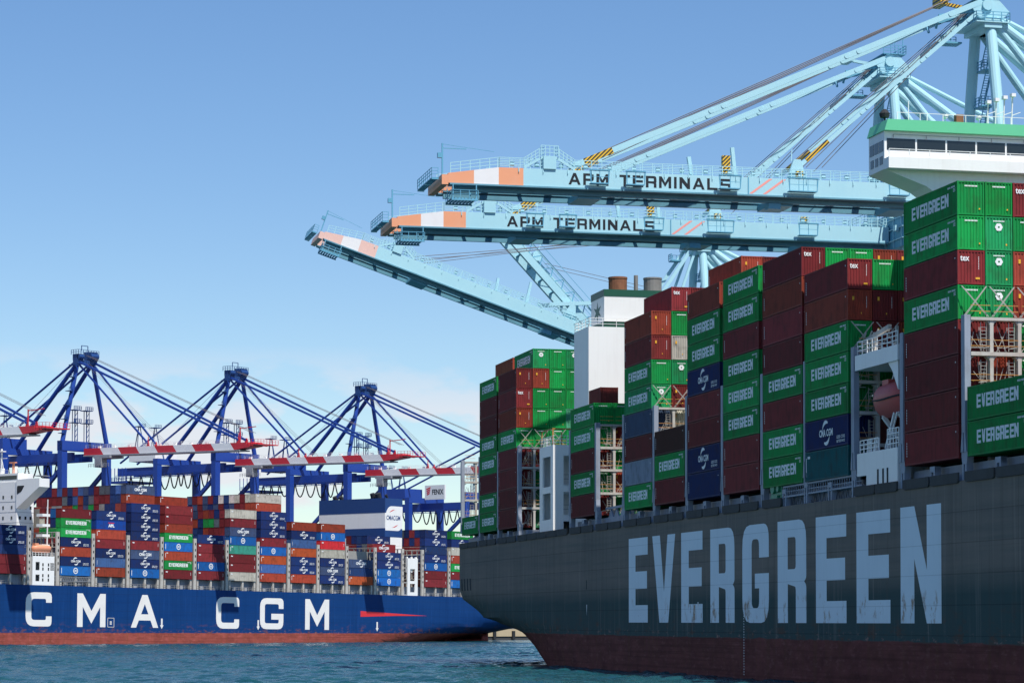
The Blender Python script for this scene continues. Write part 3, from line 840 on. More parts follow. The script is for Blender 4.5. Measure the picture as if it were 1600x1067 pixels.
def lashing_bridge(x, nrow, ztop, rows_detail):
    """Open steel frame between two bays: a post per row, walkways at each tier, rails and rods."""
    root = obj('lashing_bridge', None, E) if False else None
    walk = MB()
    for z in (23.1, 26.1, 29.0):
        walk.box(x - .42, x + .42, .62, nrow * ROW, z - .32, z)
    walk.box(x - .42, x + .42, .62, nrow * ROW, ztop - .25, ztop)
    root = walk.build('lashing_bridge', M['lash_beige'], E)
    # the tapering outer post with a slotted foot
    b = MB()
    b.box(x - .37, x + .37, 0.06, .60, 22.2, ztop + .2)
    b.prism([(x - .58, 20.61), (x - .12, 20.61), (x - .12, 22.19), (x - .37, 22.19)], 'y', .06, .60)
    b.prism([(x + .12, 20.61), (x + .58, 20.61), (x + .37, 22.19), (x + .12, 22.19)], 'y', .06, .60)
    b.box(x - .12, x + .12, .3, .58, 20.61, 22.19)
    b.build('outer_post', M['coaming'], root)  # same paint as the inner posts, with the side's bluish shade tinted in
    for k in range(1, nrow + 1):
        y = k * ROW
        MB().box(x - .32, x + .32, y - .16, y + .16, 18.1, ztop - .252).build('post', M['lash_beige'], root)
    for k in range(rows_detail):
        y0, y1 = (.6 if k == 0 else k * ROW + .16), (k + 1) * ROW - .16
        g = MB()                                     # rounded corners of the openings
        for zt in (28.6, ztop - .3, 25.7, 22.7):
            c = .34
            g.prism([(y0 - .0, zt), (y0, zt - c), (y0 + c * .35, zt - c * .35), (y0 + c, zt)], 'x', x - .28, x + .28)
            g.prism([(y1, zt), (y1 - c, zt), (y1 - c * .35, zt - c * .35), (y1, zt - c)], 'x', x - .28, x + .28)
        g.build('gusset', M['lash_beige'], root)
        r = MB()
        for z in (23.1, 26.1, 29.0, ztop):
            for dz in (.5, 1.0):
                r.beam((x + .40, y0, z + dz), (x + .40, y1, z + dz), .05, .05)
        r.build('handrail', M['lash_rail'], root)
        q = MB()
        for z, h in ((23.15, 2.2), (26.15, 2.2), (20.3, 2.2), (29.1, 2.4)):
            yy = y1 - .75
            for s in (0, .5): q.beam((x + .1, yy + s, z), (x + .1, yy + s, z + h), .05, .05)
            for i in range(7): q.beam((x + .1, yy, z + .3 * i + .2), (x + .1, yy + .5, z + .3 * i + .2), .04, .04)
        q.build('ladder', M['rod'], root)
        rr = MB()
        random.seed(int(x * 10) + k)
        for z in (29.1, 26.2, 23.2, 20.4):
            for _ in range(4):
                a = random.uniform(y0 + .1, y1 - .1); bb = random.uniform(y0 + .1, y1 - .1)
                rr.beam((x - .3, a, z), (x - .3, bb, z + random.uniform(1.2, 2.4)), .045, .045)
            for _ in range(3):
                a = random.uniform(y0, y1 - .5)
                rr.beam((x + .2, a, z + .25), (x + .2, a + random.uniform(.4, .9), z + random.uniform(.2, .5)), .06, .06)
        rr.build('lashing_rod', M['rod'], root)
    return root
for x in LBX:
    det = {41.5: 3, 86.3: 4, 113.45: 3, 207.35: 4}.get(x, 1)
    lashing_bridge(x, 17 if x not in (181.0, 193.4) else 2, 31.9, det)
lashing_bridge(0.75, 17, 32.2, 1)
# crossed lashing rods up to the second tier above the bridges
def cross_rods(x, y0, z0, z1):
    r = MB()
    for s in (0, .12):
        r.beam((x, y0 + .1 + s, z0), (x - .45, y0 + 2.3 + s * .5, z1), .045, .045)
        r.beam((x, y0 + 2.35 - s, z0), (x - .45, y0 + .15 - s * .5, z1), .045, .045)
    r.build('lashing_rod', M['rod'], E)
for x, rows in ((41.6, 3), (113.5, 2), (207.4, 3), (181.0, 2)):
    for k in range(rows): cross_rods(x, k * ROW + .03, 32.0, 34.6)

BASE_E = 20.15
EREF = {  # bay: rear x, place in words
    0: (208.3, 'low two high stack'), 1: (194.2, 'stack under the bridge wing'), 2: (167.7, 'stack aft of the lifeboat'),
    3: (154.7, 'second stack aft of the lifeboat'), 4: (141.1, 'third stack aft of the lifeboat'), 5: (127.6, 'fourth stack aft of the lifeboat'),
    6: (114.1, 'three high stack'), 7: (100.6, 'stack aft of the three high one'), 8: (73.4, 'five high stack by the funnel'),
    9: (28.6, 'first stack behind the funnel'), 10: (15.2, 'second stack behind the funnel'), 11: (1.7, 'last bay at the stern')}
OUTER = {
    0: ['G', 'G'], 1: ['M', 'M', 'M', 'M', 'G', 'Mt', 'G', 'G'], 2: ['T', 'N', 'G', 'G', 'G', 'Mr', 'Mt'],
    3: ['G', 'G', 'M', 'G', 'M', 'Mt', 'Mr', 'Mt'], 4: ['M', 'M', 'G', 'G', 'G', 'M', 'G', 'G'], 5: ['Np', 'N', 'M', 'M', 'N', 'G', 'G', 'Mr'],
    6: ['M', 'G', 'Br'], 7: ['G', 'Gy', 'M', 'S', 'Gf', 'G', 'M', 'Mr'], 8: ['M', 'G', 'M', 'G', 'G'],
    9: ['M', 'M', 'M', 'M', 'G', 'Mr', 'Mt', 'M'], 10: ['G', 'G', 'M', 'G', 'G', 'M', 'M', 'G'], 11: ['G']}
INNER = {  # (bay, row): {tier: paint}
    (1, 1): {7: 'G', 6: 'Gf', 5: 'Gf', 4: 'Gf', 3: 'M', 2: 'Mr', 1: 'M'}, (1, 2): {7: 'Mt', 6: 'G', 5: 'Mr', 4: 'Mr', 3: 'G', 2: 'G', 1: 'M'}, (1, 3): {7: 'G', 6: 'M', 5: 'G', 4: 'M', 3: 'G', 2: 'M'},
    (2, 1): {6: 'G', 5: 'M', 4: 'M', 3: 'G'}, (2, 2): {6: 'G', 5: 'M', 4: 'Mr'}, (2, 3): {6: 'M', 5: 'G'},
    (3, 1): {7: 'G'}, (3, 2): {7: 'G'}, (3, 3): {7: 'Mr'}, (3, 4): {7: 'M'}, (3, 5): {7: 'Mr'},
    (4, 1): {7: 'M'}, (5, 1): {8: 'Mr'}, (5, 2): {8: 'M'}, (5, 3): {8: 'Mr'},
    (7, 1): {8: 'Mt', 7: 'G', 6: 'W', 5: 'Gf', 4: 'M', 3: 'W', 2: 'G'}, (7, 2): {8: 'M', 7: 'G', 6: 'Mr', 5: 'G', 4: 'M', 3: 'G'},
    (8, 1): {4: 'G', 3: 'M', 2: 'G', 1: 'Mr', 0: 'G'}, (8, 2): {4: 'G', 3: 'Mr', 2: 'G'},
    (9, 1): {8: 'Gf', 7: 'Mr', 6: 'G', 5: 'G', 4: 'G', 3: 'M', 2: 'G'}, (9, 2): {8: 'G', 7: 'G', 6: 'G', 5: 'G', 4: 'G', 3: 'G'}, (9, 3): {8: 'Gf', 7: 'G', 6: 'G', 5: 'Gp', 4: 'G'}, (9, 4): {8: 'G', 7: 'G', 6: 'G', 5: 'G'},
    (10, 1): {8: 'Mr'},
}
def paint_words(key, tx=True):
    return {'G': 'green white lettered', 'Gf': 'green flower marked', 'N': 'navy logo', 'n': 'navy logo', 'l': 'bright blue ring marked', 'g': 'green white lettered', 's': 'slate logo', 'ml': 'red logo', 'a': 'royal blue lettered'}.get(key, PAINT[key][1])
E_N = 0
for bay, tiers in OUTER.items():
    x0, ref = EREF[bay]
    for t, key in enumerate(tiers):
        lab = f"{paint_words(key)} container, {ORD[t]} tier, outer row, {ref}"
        put_container(E_SHIP, x0 + CL / 2, 0, BASE_E + t * TIER, key, lab, 'containers on the dark grey ship'); E_N += 1
for (bay, row), d in INNER.items():
    x0, ref = EREF[bay]
    for t, key in d.items():
        lab = f"{paint_words(key)} container, {ORD[t]} tier, {ROWS[row]}, {ref}"
        put_container(E_SHIP, x0 + CL / 2, row, BASE_E + t * TIER, key, lab, 'containers on the dark grey ship', side_text=(bay in (5, 9, 10) and t == 8)); E_N += 1
put_container(E_SHIP, 73.4 + 3.03, 1, BASE_E + 5 * TIER, 'M', 'short maroon container alone on top of the five high stack by the funnel', 'containers on the dark grey ship', small=True)
HEIGHT_E = {0: 2, 1: 8, 2: 7, 3: 8, 4: 8, 5: 9, 6: 3, 7: 9, 8: 5, 9: 9, 10: 9, 11: 1}
for bay, h in HEIGHT_E.items():
    for row in range(1, 18):
        for t in range(h if not (bay == 4 and row > 1) else 7):
            if INNER.get((bay, row), {}).get(t): continue
            if (bay, row) in INNER and t > max(INNER[(bay, row)]): continue
            fill_box('E', EREF[bay][0] + CL / 2, row, BASE_E + t * TIER)

# ---- bridge house with its wing
def windows_row(parent, n, a0, a1, z0, z1, plane, gap=.18, sub=True):
    w = (a1 - a0) / n
    for k in range(n):
        p, q = a0 + k * w + gap / 2, a0 + (k + 1) * w - gap / 2
        b = MB()
        if plane[0] == 'x': b.box(plane[1] - .06, plane[1] + .03, p, q, z0, z1)
        else: b.box(p, q, plane[1] - .03, plane[1] + .06, z0, z1)
        b.build('window', M['dark_glass'], parent)
body = MB()
body.box(182.2, 191.4, 5.6, EB - 5.6, 18, 46)
body.prism([(-.6, 47.1), (3.4, 45.7), (5.0, 44.6), (5.6, 43), (5.6, 46.0), (EB - 5.6, 46.0), (EB - 5.6, 43), (EB - 5, 44.6), (EB - 3.4, 45.7), (EB + .6, 47.1), (EB + .6, 50.55), (-.6, 50.55)], 'x', 187.3, 191.2)
hs = body.build('bridge_house', M['white_paint'], E)
MB().prism([(-.75, 50.552), (EB + .75, 50.552), (EB + .45, 51.55), (-.45, 51.55)], 'x', 187.2, 191.7).build('roof', M['green_trim'], hs)
windows_row(hs, 16, -.45, EB + .4, 48.85, 49.9, ('x', 191.2))
windows_row(hs, 3, 187.5, 191.0, 48.75, 49.75, ('y', -.6))
windows_row(hs, 3, 187.6, 191.0, 47.6, 48.35, ('y', -.6), gap=.4)
MB().box(191.21, 192.3, -.6, EB + .6, 47.05, 48.05).build('walkway', M['white_paint'], hs)
MB().railing([(192.25, -.55, 48.05), (192.25, EB + .5, 48.05)], .72, 1.9, .03, 2).build('railing', M['white_paint'], hs)
MB().railing([(191.35, .2, 49.9), (191.35, 16, 49.9)], .35, 3, .03, 1).build('wiper_rail', M['grey_metal'], hs)
mast = MB()
for y in (22.0, 23.6):
    mast.beam((188, y, 51.5), (188, y, 58), .25, .25); mast.beam((190, y, 51.5), (188.2, y, 56), .18, .18)
for z in (53, 55, 57): mast.beam((188, 20, z), (188, 25.6, z), .14, .14)
for k in range(6): mast.beam((188, 22, 52 + k), (188, 23.6, 53 + k), .08, .08)
mast.box(187.6, 188.4, 20.5, 25, 57.4, 57.7)
mast.build('radar_mast', M['white_paint'], hs)
# light mast, lamps and dome on the wheelhouse roof
lm = MB()
for k in range(4):
    y = 9.6 + k * .8; lm.beam((190.5, y, 51.5), (190.8, y, 53.5 + .25 * k), .10, .10); lm.beam((190.5, y, 52.6), (190.7, y + .8, 52.9), .07, .07)
    lm.box(190.6, 191.1, y - .2, y + .2, 53.5 + .25 * k, 53.8 + .25 * k)
lm.build('lamp_rack', M['white_paint'], hs)
an = MB()
for y, h in ((2.4, 2.2), (4.2, 1.2), (12.5, 3.0), (14.8, 2.0)): an.beam((189.5, y, 51.5), (189.5, y, 51.5 + h), .07, .07)
an.railing([(191.3, .6, 51.56), (191.3, 16, 51.56)], .7, 2.2, .03, 1)
for y in (5.4, 8.6): an.tube((190.9, y, 51.5), (190.9, y, 52.0), .05); an.tube((190.7, y, 52.15), (191.2, y, 52.15), .2, 8)
an.build('antenna', M['white_paint'], hs)
MB().box(190, 190.6, 6.6, 7.3, 51.56, 52.5).build('horn_box', M['rust_pipe'], hs)
dm = MB(); dm.tube((190, -.1, 51.55), (190, -.1, 52.0), .1); dm.tube((190, -.1, 52.0), (190, -.1, 52.35), .42, 10, .5); dm.tube((190, -.1, 52.35), (190, -.1, 52.75), .5, 10, .15)
dm.build('radome', M['dark'], hs)

# ---- lifeboat bay
st = MB()
st.box(181.6, 192.4, .1, 5.6, 29.8, 31.2)
st.prism([(182.2, 22.0), (182.2, 19.9), (184.6, 19.9), (184.6, 18.02), (192.4, 18.02), (192.4, 22.0)], 'y', .05, .5)
st.box(182.2, 192.4, 5.3, 5.58, 18, 29.8)
st.box(182.2, 192.3, .5, 5.3, 21.6, 21.95)
st.prism([(192.0, 29.8), (192.0, 27.2), (190.6, 29.0), (189.6, 29.8)], 'y', .3, .9)
sb = st.build('boat_platform', M['white_paint'], E)
MB().railing([(182, .2, 31.2), (192.2, .2, 31.2)], 1.25, 1.25, .04, 3).railing([(182, .2, 31.2), (182, 5, 31.2)], 1.25, 1.25, .04, 3).build('railing', M['white_paint'], sb)
MB().railing([(182.4, .3, 22.0), (187.2, .3, 22.0)], 1.2, 1.0, .05, 3).railing([(189.4, .3, 22.0), (192.2, .3, 22.0)], 1.8, .8, .05, 4).build('railing', M['white_paint'], sb)
for x in (187.4, 188.7, 189.8): MB().box(x, x + .35, .02, .06, 18.9, 20.3).build('opening', M['dark'], sb)
cr = MB(); cr.beam((184, 1.2, 31.2), (184, 1.2, 33.2), .3, .3); cr.beam((188.8, .8, 33.2), (180.6, 1.5, 32.7), .28, .4); cr.beam((189.5, 1.2, 31.2), (189.5, 1.2, 33.2), .25, .25)
for k in range(5): cr.beam((181 + k * 1.6, 1.2, 32.9), (181.6 + k * 1.6, 1.2, 33.4), .12, .12)
cr.build('provision_crane', M['lash_beige'], sb)
dv = MB()
for x in (186.2, 190.2):
    dv.beam((x, 3.6, 22.0), (x + .3, 1.0, 25.2), .28, .36); dv.beam((x + .3, 1.0, 25.2), (x, 2.4, 29.6), .2, .25)
for x in (183.6, 185.2): dv.prism([(x, 22.0), (x + .9, 22.0), (x + 1.3, 23.3), (x + .5, 23.3)], 'y', .45, .6)
dv.beam((187.6, .8, 22.2), (189.8, .8, 25.3), .16, .2); dv.beam((188.3, .8, 22.2), (190.5, .8, 25.3), .12, .14)
dv.build('davit', M['white_paint'], sb)
lb = thing('lifeboat', 'enclosed orange red lifeboat hanging in its davits below the bridge', 'lifeboat', E_SHIP @ Matrix.Translation((188.3, 1.7, 25.0)))
def boat_mesh(parent, L, W, H, mtl):
    b = MB(); n, m = 13, 14
    for i in range(n):
        u = -1 + 2 * i / (n - 1); e = (1 - abs(u) ** 3.2) ** .5 if abs(u) < 1 else 0.0
        e = max(e, .05)
        for k in range(m):
            t = 2 * math.pi * k / m
            cy, cz = math.cos(t), math.sin(t)
            sc = 1.0 if cz > -.2 else (1 - .35 * (-.2 - cz))
            hz = (H * .46 * (1 - .25 * abs(u) ** 3)) if cz > 0 else H * .54
            b.v.append((u * L / 2, W / 2 * e * math.copysign(abs(cy) ** .75, cy) * sc, H * .54 + (hz * e ** .5) * math.copysign(abs(cz) ** .8, cz)))
    for i in range(n - 1):
        for k in range(m):
            a, c = i * m + k, i * m + (k + 1) % m
            b.f.append((a, c, c + m, a + m)); b.mi.append(0)
    b.f.append(tuple(range(m))); b.mi.append(0); b.f.append(tuple(range((n - 1) * m, n * m))); b.mi.append(0)
    o = b.build('hull', mtl, parent, smooth=True)
    return o
boat_mesh(lb, 7.8, 3.3, 3.2, M['boat_red'])
MB().box(-1.9, -.4, -.75, .75, 2.75, 3.5).build('coxswain_tower', M['boat_red'], lb)
g = MB()
for k in range(12):
    a0 = -1 + 2 * k / 12; a1 = -1 + 2 * (k + 1) / 12
    f = lambda u: (u * 3.93, -1.68 * max(.05, (1 - abs(u) ** 3.2)) ** .5 - .03, 1.55 + .3 * u * u)
    g.beam(f(a0 * .98), f(a1 * .98), .06, .14)
g.build('grab_line', M['dark'], lb)
for k in range(5): MB().box(-2.6 + k, -2.2 + k, -1.50, -1.44, 2.05, 2.25).build('window', M['dark_glass'], lb)
MB().beam((-1.5, 0, 3.2), (-.2, .2, 4.9), .1, .1).beam((2.0, 0, 2.7), (2.2, .2, 4.8), .1, .1).build('hook', M['grey_metal'], lb)

# ---- funnel house and casing
fh = MB(); fh.box(62, 70, 3.4, 41, 18, 46.5)
fo = fh.build('funnel_house', M['white_paint'], E)
MB().box(62.6, 69.6, 5.7, 38.5, 46.5, 50.75).build('funnel_casing', M['white_paint'], fo)
MB().box(62.55, 69.65, 5.65, 38.55, 50.752, 51.7).build('green_band', M['dark_green'], fo)
MB().box(62.57, 69.63, 5.67, 38.53, 46.503, 47.3).build('green_base', M['dark_green'], fo)
MB().railing([(62.1, 40, 46.5), (62.1, 3.5, 46.5), (69.9, 3.5, 46.5), (69.9, 40, 46.5)], 1.2, 1.9, .035, 3).build('railing', M['white_paint'], fo)
stv = []
for k in range(12):
    r = 1.5 if k % 2 == 0 else .55; t = math.pi / 6 * k; stv.append((66 + r * math.sin(t) * 1.5, 48.9 + r * math.cos(t)))
me = bpy.data.meshes.new('emblem'); me.from_pydata([(a, 5.69, b) for a, b in stv] + [(66, 5.69, 48.9)], [], [(k, (k + 1) % 12, 12) for k in range(12)]); me.materials.append(M['dark_green'])
obj('emblem', me, fo)
MB().tube((66, 8.6, 51.7), (66, 8.6, 53.6), 1.28, 18).tube((66, 8.6, 53.58), (66, 8.6, 53.85), 1.34, 18).build('exhaust_pipe', M['rust_pipe'], fo, label='rust streaked wide exhaust pipe')
MB().tube((66, 11.2, 51.7), (66, 11.2, 54.2), .3, 10).build('exhaust_pipe', M['grey_pipe'], fo, label='thin grey exhaust pipe')
MB().tube((66, 13.6, 51.7), (66, 13.6, 53.7), 1.25, 18).tube((66, 13.6, 53.68), (66, 13.6, 53.9), 1.31, 18).build('exhaust_pipe', M['grey_pipe'], fo, label='wide grey exhaust pipe')
cs = MB()
def framed(b, axis, a0, a1, p0, p1, z0, z1, holes):
    """plate with openings: axis 'y' plate spans x a0..a1 between y p0..p1; axis 'x' plate spans y a0..a1 between x p0..p1"""
    def bx(u0, u1, q0, q1):
        if u1 - u0 < .01 or q1 - q0 < .01: return
        if axis == 'y': b.box(u0, u1, p0, p1, q0, q1)
        else: b.box(p0, p1, u0, u1, q0, q1)
    h0, h1 = holes[0][0], holes[0][1]
    bx(a0, h0, z0, z1); bx(h1, a1, z0, z1)
    z = z0
    for _, _, q0, q1 in sorted(holes, key=lambda t: t[2]): bx(h0, h1, z, q0); z = q1
    bx(h0, h1, z, z1)
framed(cs, 'y', 53.5, 61.25, .5, .75, 18.02, 30.9, [(55.3, 60.0, 25.2, 29.4), (55.3, 60.0, 20.6, 24.3)])
framed(cs, 'x', .5, 5.5, 61.25, 61.5, 18.02, 30.9, [(2.0, 5.0, 18.6, 20.3), (2.0, 5.0, 21.2, 24.4), (2.0, 5.0, 25.3, 29.4)])
cs.box(53.5, 61.25, .75, 5.5, 30.6, 30.9); cs.box(53.5, 53.7, .75, 5.5, 18.02, 30.6); cs.box(53.7, 61.25, 5.3, 5.5, 18.02, 30.6)
cs.box(53.7, 61.25, .75, 5.3, 24.4, 24.6); cs.box(53.7, 61.25, .75, 5.3, 20.4, 20.6)
co = cs.build('stair_casing', M['white_paint'], E)
for z in (26.2, 26.8, 22.0, 22.6): MB().beam((61.1, 2.0, z), (61.1, 5.0, z), .06, .06).build('handrail', M['grey_metal'], co)
MB().railing([(53.6, 5.4, 30.9), (53.6, .6, 30.9), (61.3, .6, 30.9), (61.3, 5.4, 30.9)], 1.3, .9, .035, 3).build('railing', M['white_paint'], co)
fr_ = MB()
for x, y in ((54, .7), (60.6, .7), (60.6, 3.6), (54, 3.6)): fr_.beam((x, y, 30.9), (x, y, 33.2), .15, .15)
fr_.beam((54, .7, 33.2), (60.6, .7, 33.2), .15, .15); fr_.beam((60.6, .7, 33.2), (60.6, 3.6, 33.2), .15, .15); fr_.beam((54, .7, 31), (57, .7, 33.2), .1, .1)
fr_.build('gantry_frame', M['lash_rail'], co)
# low pieces on deck: vent box between the casing and the five high stack, green box under it
MB().box(43, 53.4, 2.2, 8, 18, 19.4).build('deck_box', M['coaming'], E)
MB().box(76, 82, 2.4, 6, 18.02, 19.9).build('deck_box', M['winch_green'], E)
tw = MB(); tw.box(87.2, 99, 1.2, 4.5, 19.0, 19.5)
for k in range(4): tw.prism([(88 + k * 2.8, 19.5), (90.6 + k * 2.8, 19.5), (89.3 + k * 2.8, 20.8)], 'y', 1.3, 1.5)
tw.box(87.2, 99, 1.2, 1.4, 20.8, 21.1)
tw.build('hatch_truss', M['coaming'], E)

# ---- accommodation ladder and its winch
al = MB()
for z in (19.0, 20.0):
    for y in (.25, .8): al.beam((160.5, y, z), (183.0, y, z + .1), .12, .16)
for k in range(34):
    x = 160.5 + k * .66; al.beam((x, .25, 19.0), (x, .25, 20.05), .07, .07); al.beam((x, .25, 19.5), (x + .66, .25, 19.5), .06, .06)
al.beam((160.5, .5, 18.98), (183, .5, 19.08), .5, .05)
al.build('accommodation_ladder', M['coaming'], E)
sp_ = MB()
for k in range(16):
    x = 162 + k * 1.3; sp_.beam((x, .6, 18.0), (x + .5, .6, 18.95), .08, .08); sp_.beam((x + 1.0, .6, 18.0), (x + .5, .6, 18.95), .08, .08)
sp_.build('ladder_support', M['deck_grey'], E)
wi = MB(); wi.box(156.6, 158.6, .2, 1.0, 18.0, 19.3); wi.tube((157.2, .15, 20.1), (157.2, 1.1, 20.1), .62, 12); wi.tube((158.8, .15, 20.0), (158.8, 1.1, 20.0), .4, 10)
wi.beam((159.4, .5, 18.0), (159.6, .5, 20.6), .3, .3); wi.box(156.2, 160.0, .4, .8, 19.3, 19.6)
wi.build('winch', M['winch_green'], E)

# ---- lettering and marks on the side
HL = [(102.7, 111.2, 'E'), (113.2, 122.8, 'V'), (125.2, 133.5, 'E'), (136.4, 145.1, 'R'), (147.8, 156.6, 'G'), (159.4, 168.1, 'R'), (170.9, 179.4, 'E'), (182.1, 190.7, 'E'), (193.2, 202.6, 'N')]
def letter_mat():
    m = mat('white_hull_lettering', (0.74, 0.80, 0.84), 0.65, spec=.1, wear=0.35, wear_col=(0.56, 0.62, 0.66), scale=0.22, streak=0.25, streak_scale=(0.5, 0.5, 0.04))
    N, L = nodes_of(m); b = N["Principled BSDF"]; src = b.inputs['Base Color'].links[0].from_socket
    tc = N.new("ShaderNodeTexCoord"); sp = N.new("ShaderNodeSeparateXYZ"); L.new(tc.outputs['Object'], sp.inputs[0])
    n = N.new("ShaderNodeTexNoise"); n.inputs['Scale'].default_value = 1.0; n.inputs['Detail'].default_value = 8; n.inputs['Roughness'].default_value = .7
    mp = N.new("ShaderNodeMapping"); mp.inputs['Scale'].default_value = (.55, .55, .32); L.new(tc.outputs['Object'], mp.inputs[0]); L.new(mp.outputs[0], n.inputs['Vector'])
    r1 = N.new("ShaderNodeMapRange"); r1.inputs['From Min'].default_value = .53; r1.inputs['From Max'].default_value = .62; r1.inputs['To Max'].default_value = .85; L.new(n.outputs[0], r1.inputs['Value'])
    r2 = N.new("ShaderNodeMapRange"); r2.inputs['From Min'].default_value = 9.3; r2.inputs['From Max'].default_value = 8.3; L.new(sp.outputs[2], r2.inputs['Value'])
    mu = N.new("ShaderNodeMath"); mu.operation = 'MULTIPLY'; L.new(r1.outputs[0], mu.inputs[0]); L.new(r2.outputs[0], mu.inputs[1])
    mx = N.new("ShaderNodeMix"); mx.data_type = 'RGBA'; L.new(mu.outputs[0], mx.inputs[0]); L.new(src, mx.inputs[6]); mx.inputs[7].default_value = (.30, .15, .055, 1)
    fz = N.new("ShaderNodeMath"); fz.operation = 'MULTIPLY'; fz.inputs[1].default_value = 1 / 2.6; L.new(sp.outputs[2], fz.inputs[0])
    fr2 = N.new("ShaderNodeMath"); fr2.operation = 'FRACT'; L.new(fz.outputs[0], fr2.inputs[0])
    lt = N.new("ShaderNodeMath"); lt.operation = 'LESS_THAN'; lt.inputs[1].default_value = .025; L.new(fr2.outputs[0], lt.inputs[0])
    m3 = N.new("ShaderNodeMath"); m3.operation = 'MULTIPLY'; m3.inputs[1].default_value = .3; L.new(lt.outputs[0], m3.inputs[0])
    mx2 = N.new("ShaderNodeMix"); mx2.data_type = 'RGBA'; L.new(m3.outputs[0], mx2.inputs[0]); L.new(mx.outputs[2], mx2.inputs[6]); mx2.inputs[7].default_value = (.2, .23, .25, 1)
    L.new(mx2.outputs[2], b.inputs['Base Color'])
    return m
LM = letter_mat()
for a, b, ch in HL:
    polys = glyph(ch, b - a, 10.25, (b - a) * (.36 if ch != 'N' else .345), 10.25 * (.205 if ch == 'E' else .165 if ch == 'R' else .15))
    if ch == 'V': polys = [[(0, 10.25), (3.0, 0), (6.7, 0), (9.6, 10.25), (6.45, 10.25), (4.95, 3.6), (3.25, 10.25)]]
    obj('hull_letter', polys_mesh('hull_letter', polys, lambda p, q: (a + p, -.012, 6.3 + q), LM), E)
mk = MB()
for x in (82.0, 131.7): mk.prism([(x - .1, 8.6), (x + .22, 8.6), (x + .05, 7.2)], 'y', -.02, -.006)
for k in range(24): mk.box(148.2, 148.38, -.02, -.006, .8 + k * .28, .92 + k * .28)
mk.build('hull_mark', M['white_letter'], E)
dk = MB(); dk.box(81.8, 82.1, -.02, -.006, 10.6, 11.8)
dk.build('hull_mark', M['dark'], E)
for k in range(4):
    x = 1.5 + k * 2.2
    MB().prism(rp([(x, 11.3, .2), (x + 1.0, 11.3, .2), (x + .7, 13.2, .2), (x - .3, 13.2, .2)]), 'y', -.012, .9).build('mooring_opening', M['dark'], E)

# ================================================================== the far ship
C = thing('container_ship', 'blue hulled container ship stacked with containers, moored across the water', 'ship', C_SHIP)
cmh = hull_mat('blue_hull_paint', (0.004, 0.040, 0.160), (0.005, 0.034, 0.125), (0.36, 0.085, 0.066), 3.5, 0.0062, rust=0.9, boot_rust=(0.22, 0.07, 0.03), scuff=(0.009, 0.050, 0.17), rough=.55, sheen=.12)
CB = 51.0
DZ = 17.8
XE = 229.0
def cma_hull():
    levels = [(-3, 50, 104, 2.0), (0, 40, 95, 2.0), (2.5, 25, 86, 2.2), (5, 5, 74, 2.6), (7, -15, 62, 3.2), (9, -38, 50, 4.2), (11.5, -60, 36, 5), (13.5, None, 0, 0), (DZ, None, 0, 0)]
    o = hull_loft(C, cmh, levels, 0, CB, DZ, [0, 2, 4, 7, 10, 14, 18, 23, 28, 34, 40, 48, 56, 66, 76, 90, 110, 140, 180, 230, 280, 340])
    for v in o.data.vertices: v.co.x = XE - v.co.x
    o.data.flip_normals()
cma_hull()
MB().box(-125, XE - .1, .06, CB - .06, DZ - .4, DZ - .05).build('deck', M['deck_grey'], C)
MB().box(-124, -20.6, 2.2, CB - 2.2, DZ, 20.9).box(-6.8, XE - 8, 2.2, CB - 2.2, DZ, 20.9).build('hatch_coaming', M['coaming'], C)
CX = [-32.8, -7.1, 7.2, 21.7, 36.1, 50.6, 65.1, 79.4, 94.0, 108.3, 122.7, 137.3, 162.4, 177.0, 191.4]
CREF = ['stack ahead of the white house', 'first stack behind the white house', 'second stack behind the white house', 'third stack behind the white house', 'fourth stack behind the white house', 'fifth stack behind the white house',
        'sixth stack behind the white house', 'seventh stack behind the white house', 'fourth stack before the navy funnel', 'third stack before the navy funnel', 'low stack before the navy funnel', 'stack beside the navy funnel',
        'first stack aft of the navy funnel', 'second stack aft of the navy funnel', 'third stack aft of the navy funnel']
COUT = [['m', 'm', 'np', 'n', 'n'], ['l', 'n', 'r', 'n', 'g', 'g', 'm'], ['r', 'b', 'n', 'm', 'r', 'a', 'n'], ['l', 'n', 's', 'm', 'n', 'n', 'n', 'n'], ['m', 'g', 'r', 'l', 'g', 'r', 'm', 'm'],
        ['m', 'l', 'm', 'm', 'n'], ['w', 'm', 'm', 't', 'l', 's', 'm', 'w'], ['r', 'b', 'o', 'l', 'm', 'n', 'n', 'n'], ['r', 'n', 'n', 'o', 'b', 'n', 'r'], ['n', 's', 'n', 'w', 'x', 'l', 'r'],
        ['o', 'np', 's'], ['l', 'l', 'n', 'n'], ['m', 'm', 'l', 'n', 'np', 'n', 'n'], ['l', 'm', 'g', 'r', 'w', 'n', 'g'], ['m', 'n', 'r', 'n', 'm', 'n']]
CIN = {}
pal = 'm m b n r y m n s s m r n w np m m b y'.split()
def rows_fill(col, rows, tiers, seed, force={}):
    r = random.Random(seed)
    for row in rows:
        for t in tiers: CIN[(col, row, t)] = force.get((row, t)) or r.choice(pal)
rows_fill(1, (1, 2, 3), (3, 4, 5, 6), 5, {(1, 6): 'l', (2, 6): 'm', (3, 6): 'm', (1, 5): 'n', (2, 5): 'm', (3, 5): 'w', (1, 4): 'g', (2, 4): 'g', (3, 4): 'g', (1, 3): 'm', (2, 3): 'm'})
rows_fill(3, range(1, 18), (8, 9), 11, {(1, 9): 's', (1, 8): 'r'})
rows_fill(3, range(6, 13), (7,), 12, {(7, 7): 'g', (10, 7): 'g'})
rows_fill(4, (1,), (8,), 13, {(1, 8): 'r'})
rows_fill(4, (2, 3, 4), (8,), 14)
rows_fill(6, range(1, 8), (5, 6, 7), 15, {(3, 6): 'g', (4, 6): 'g'})
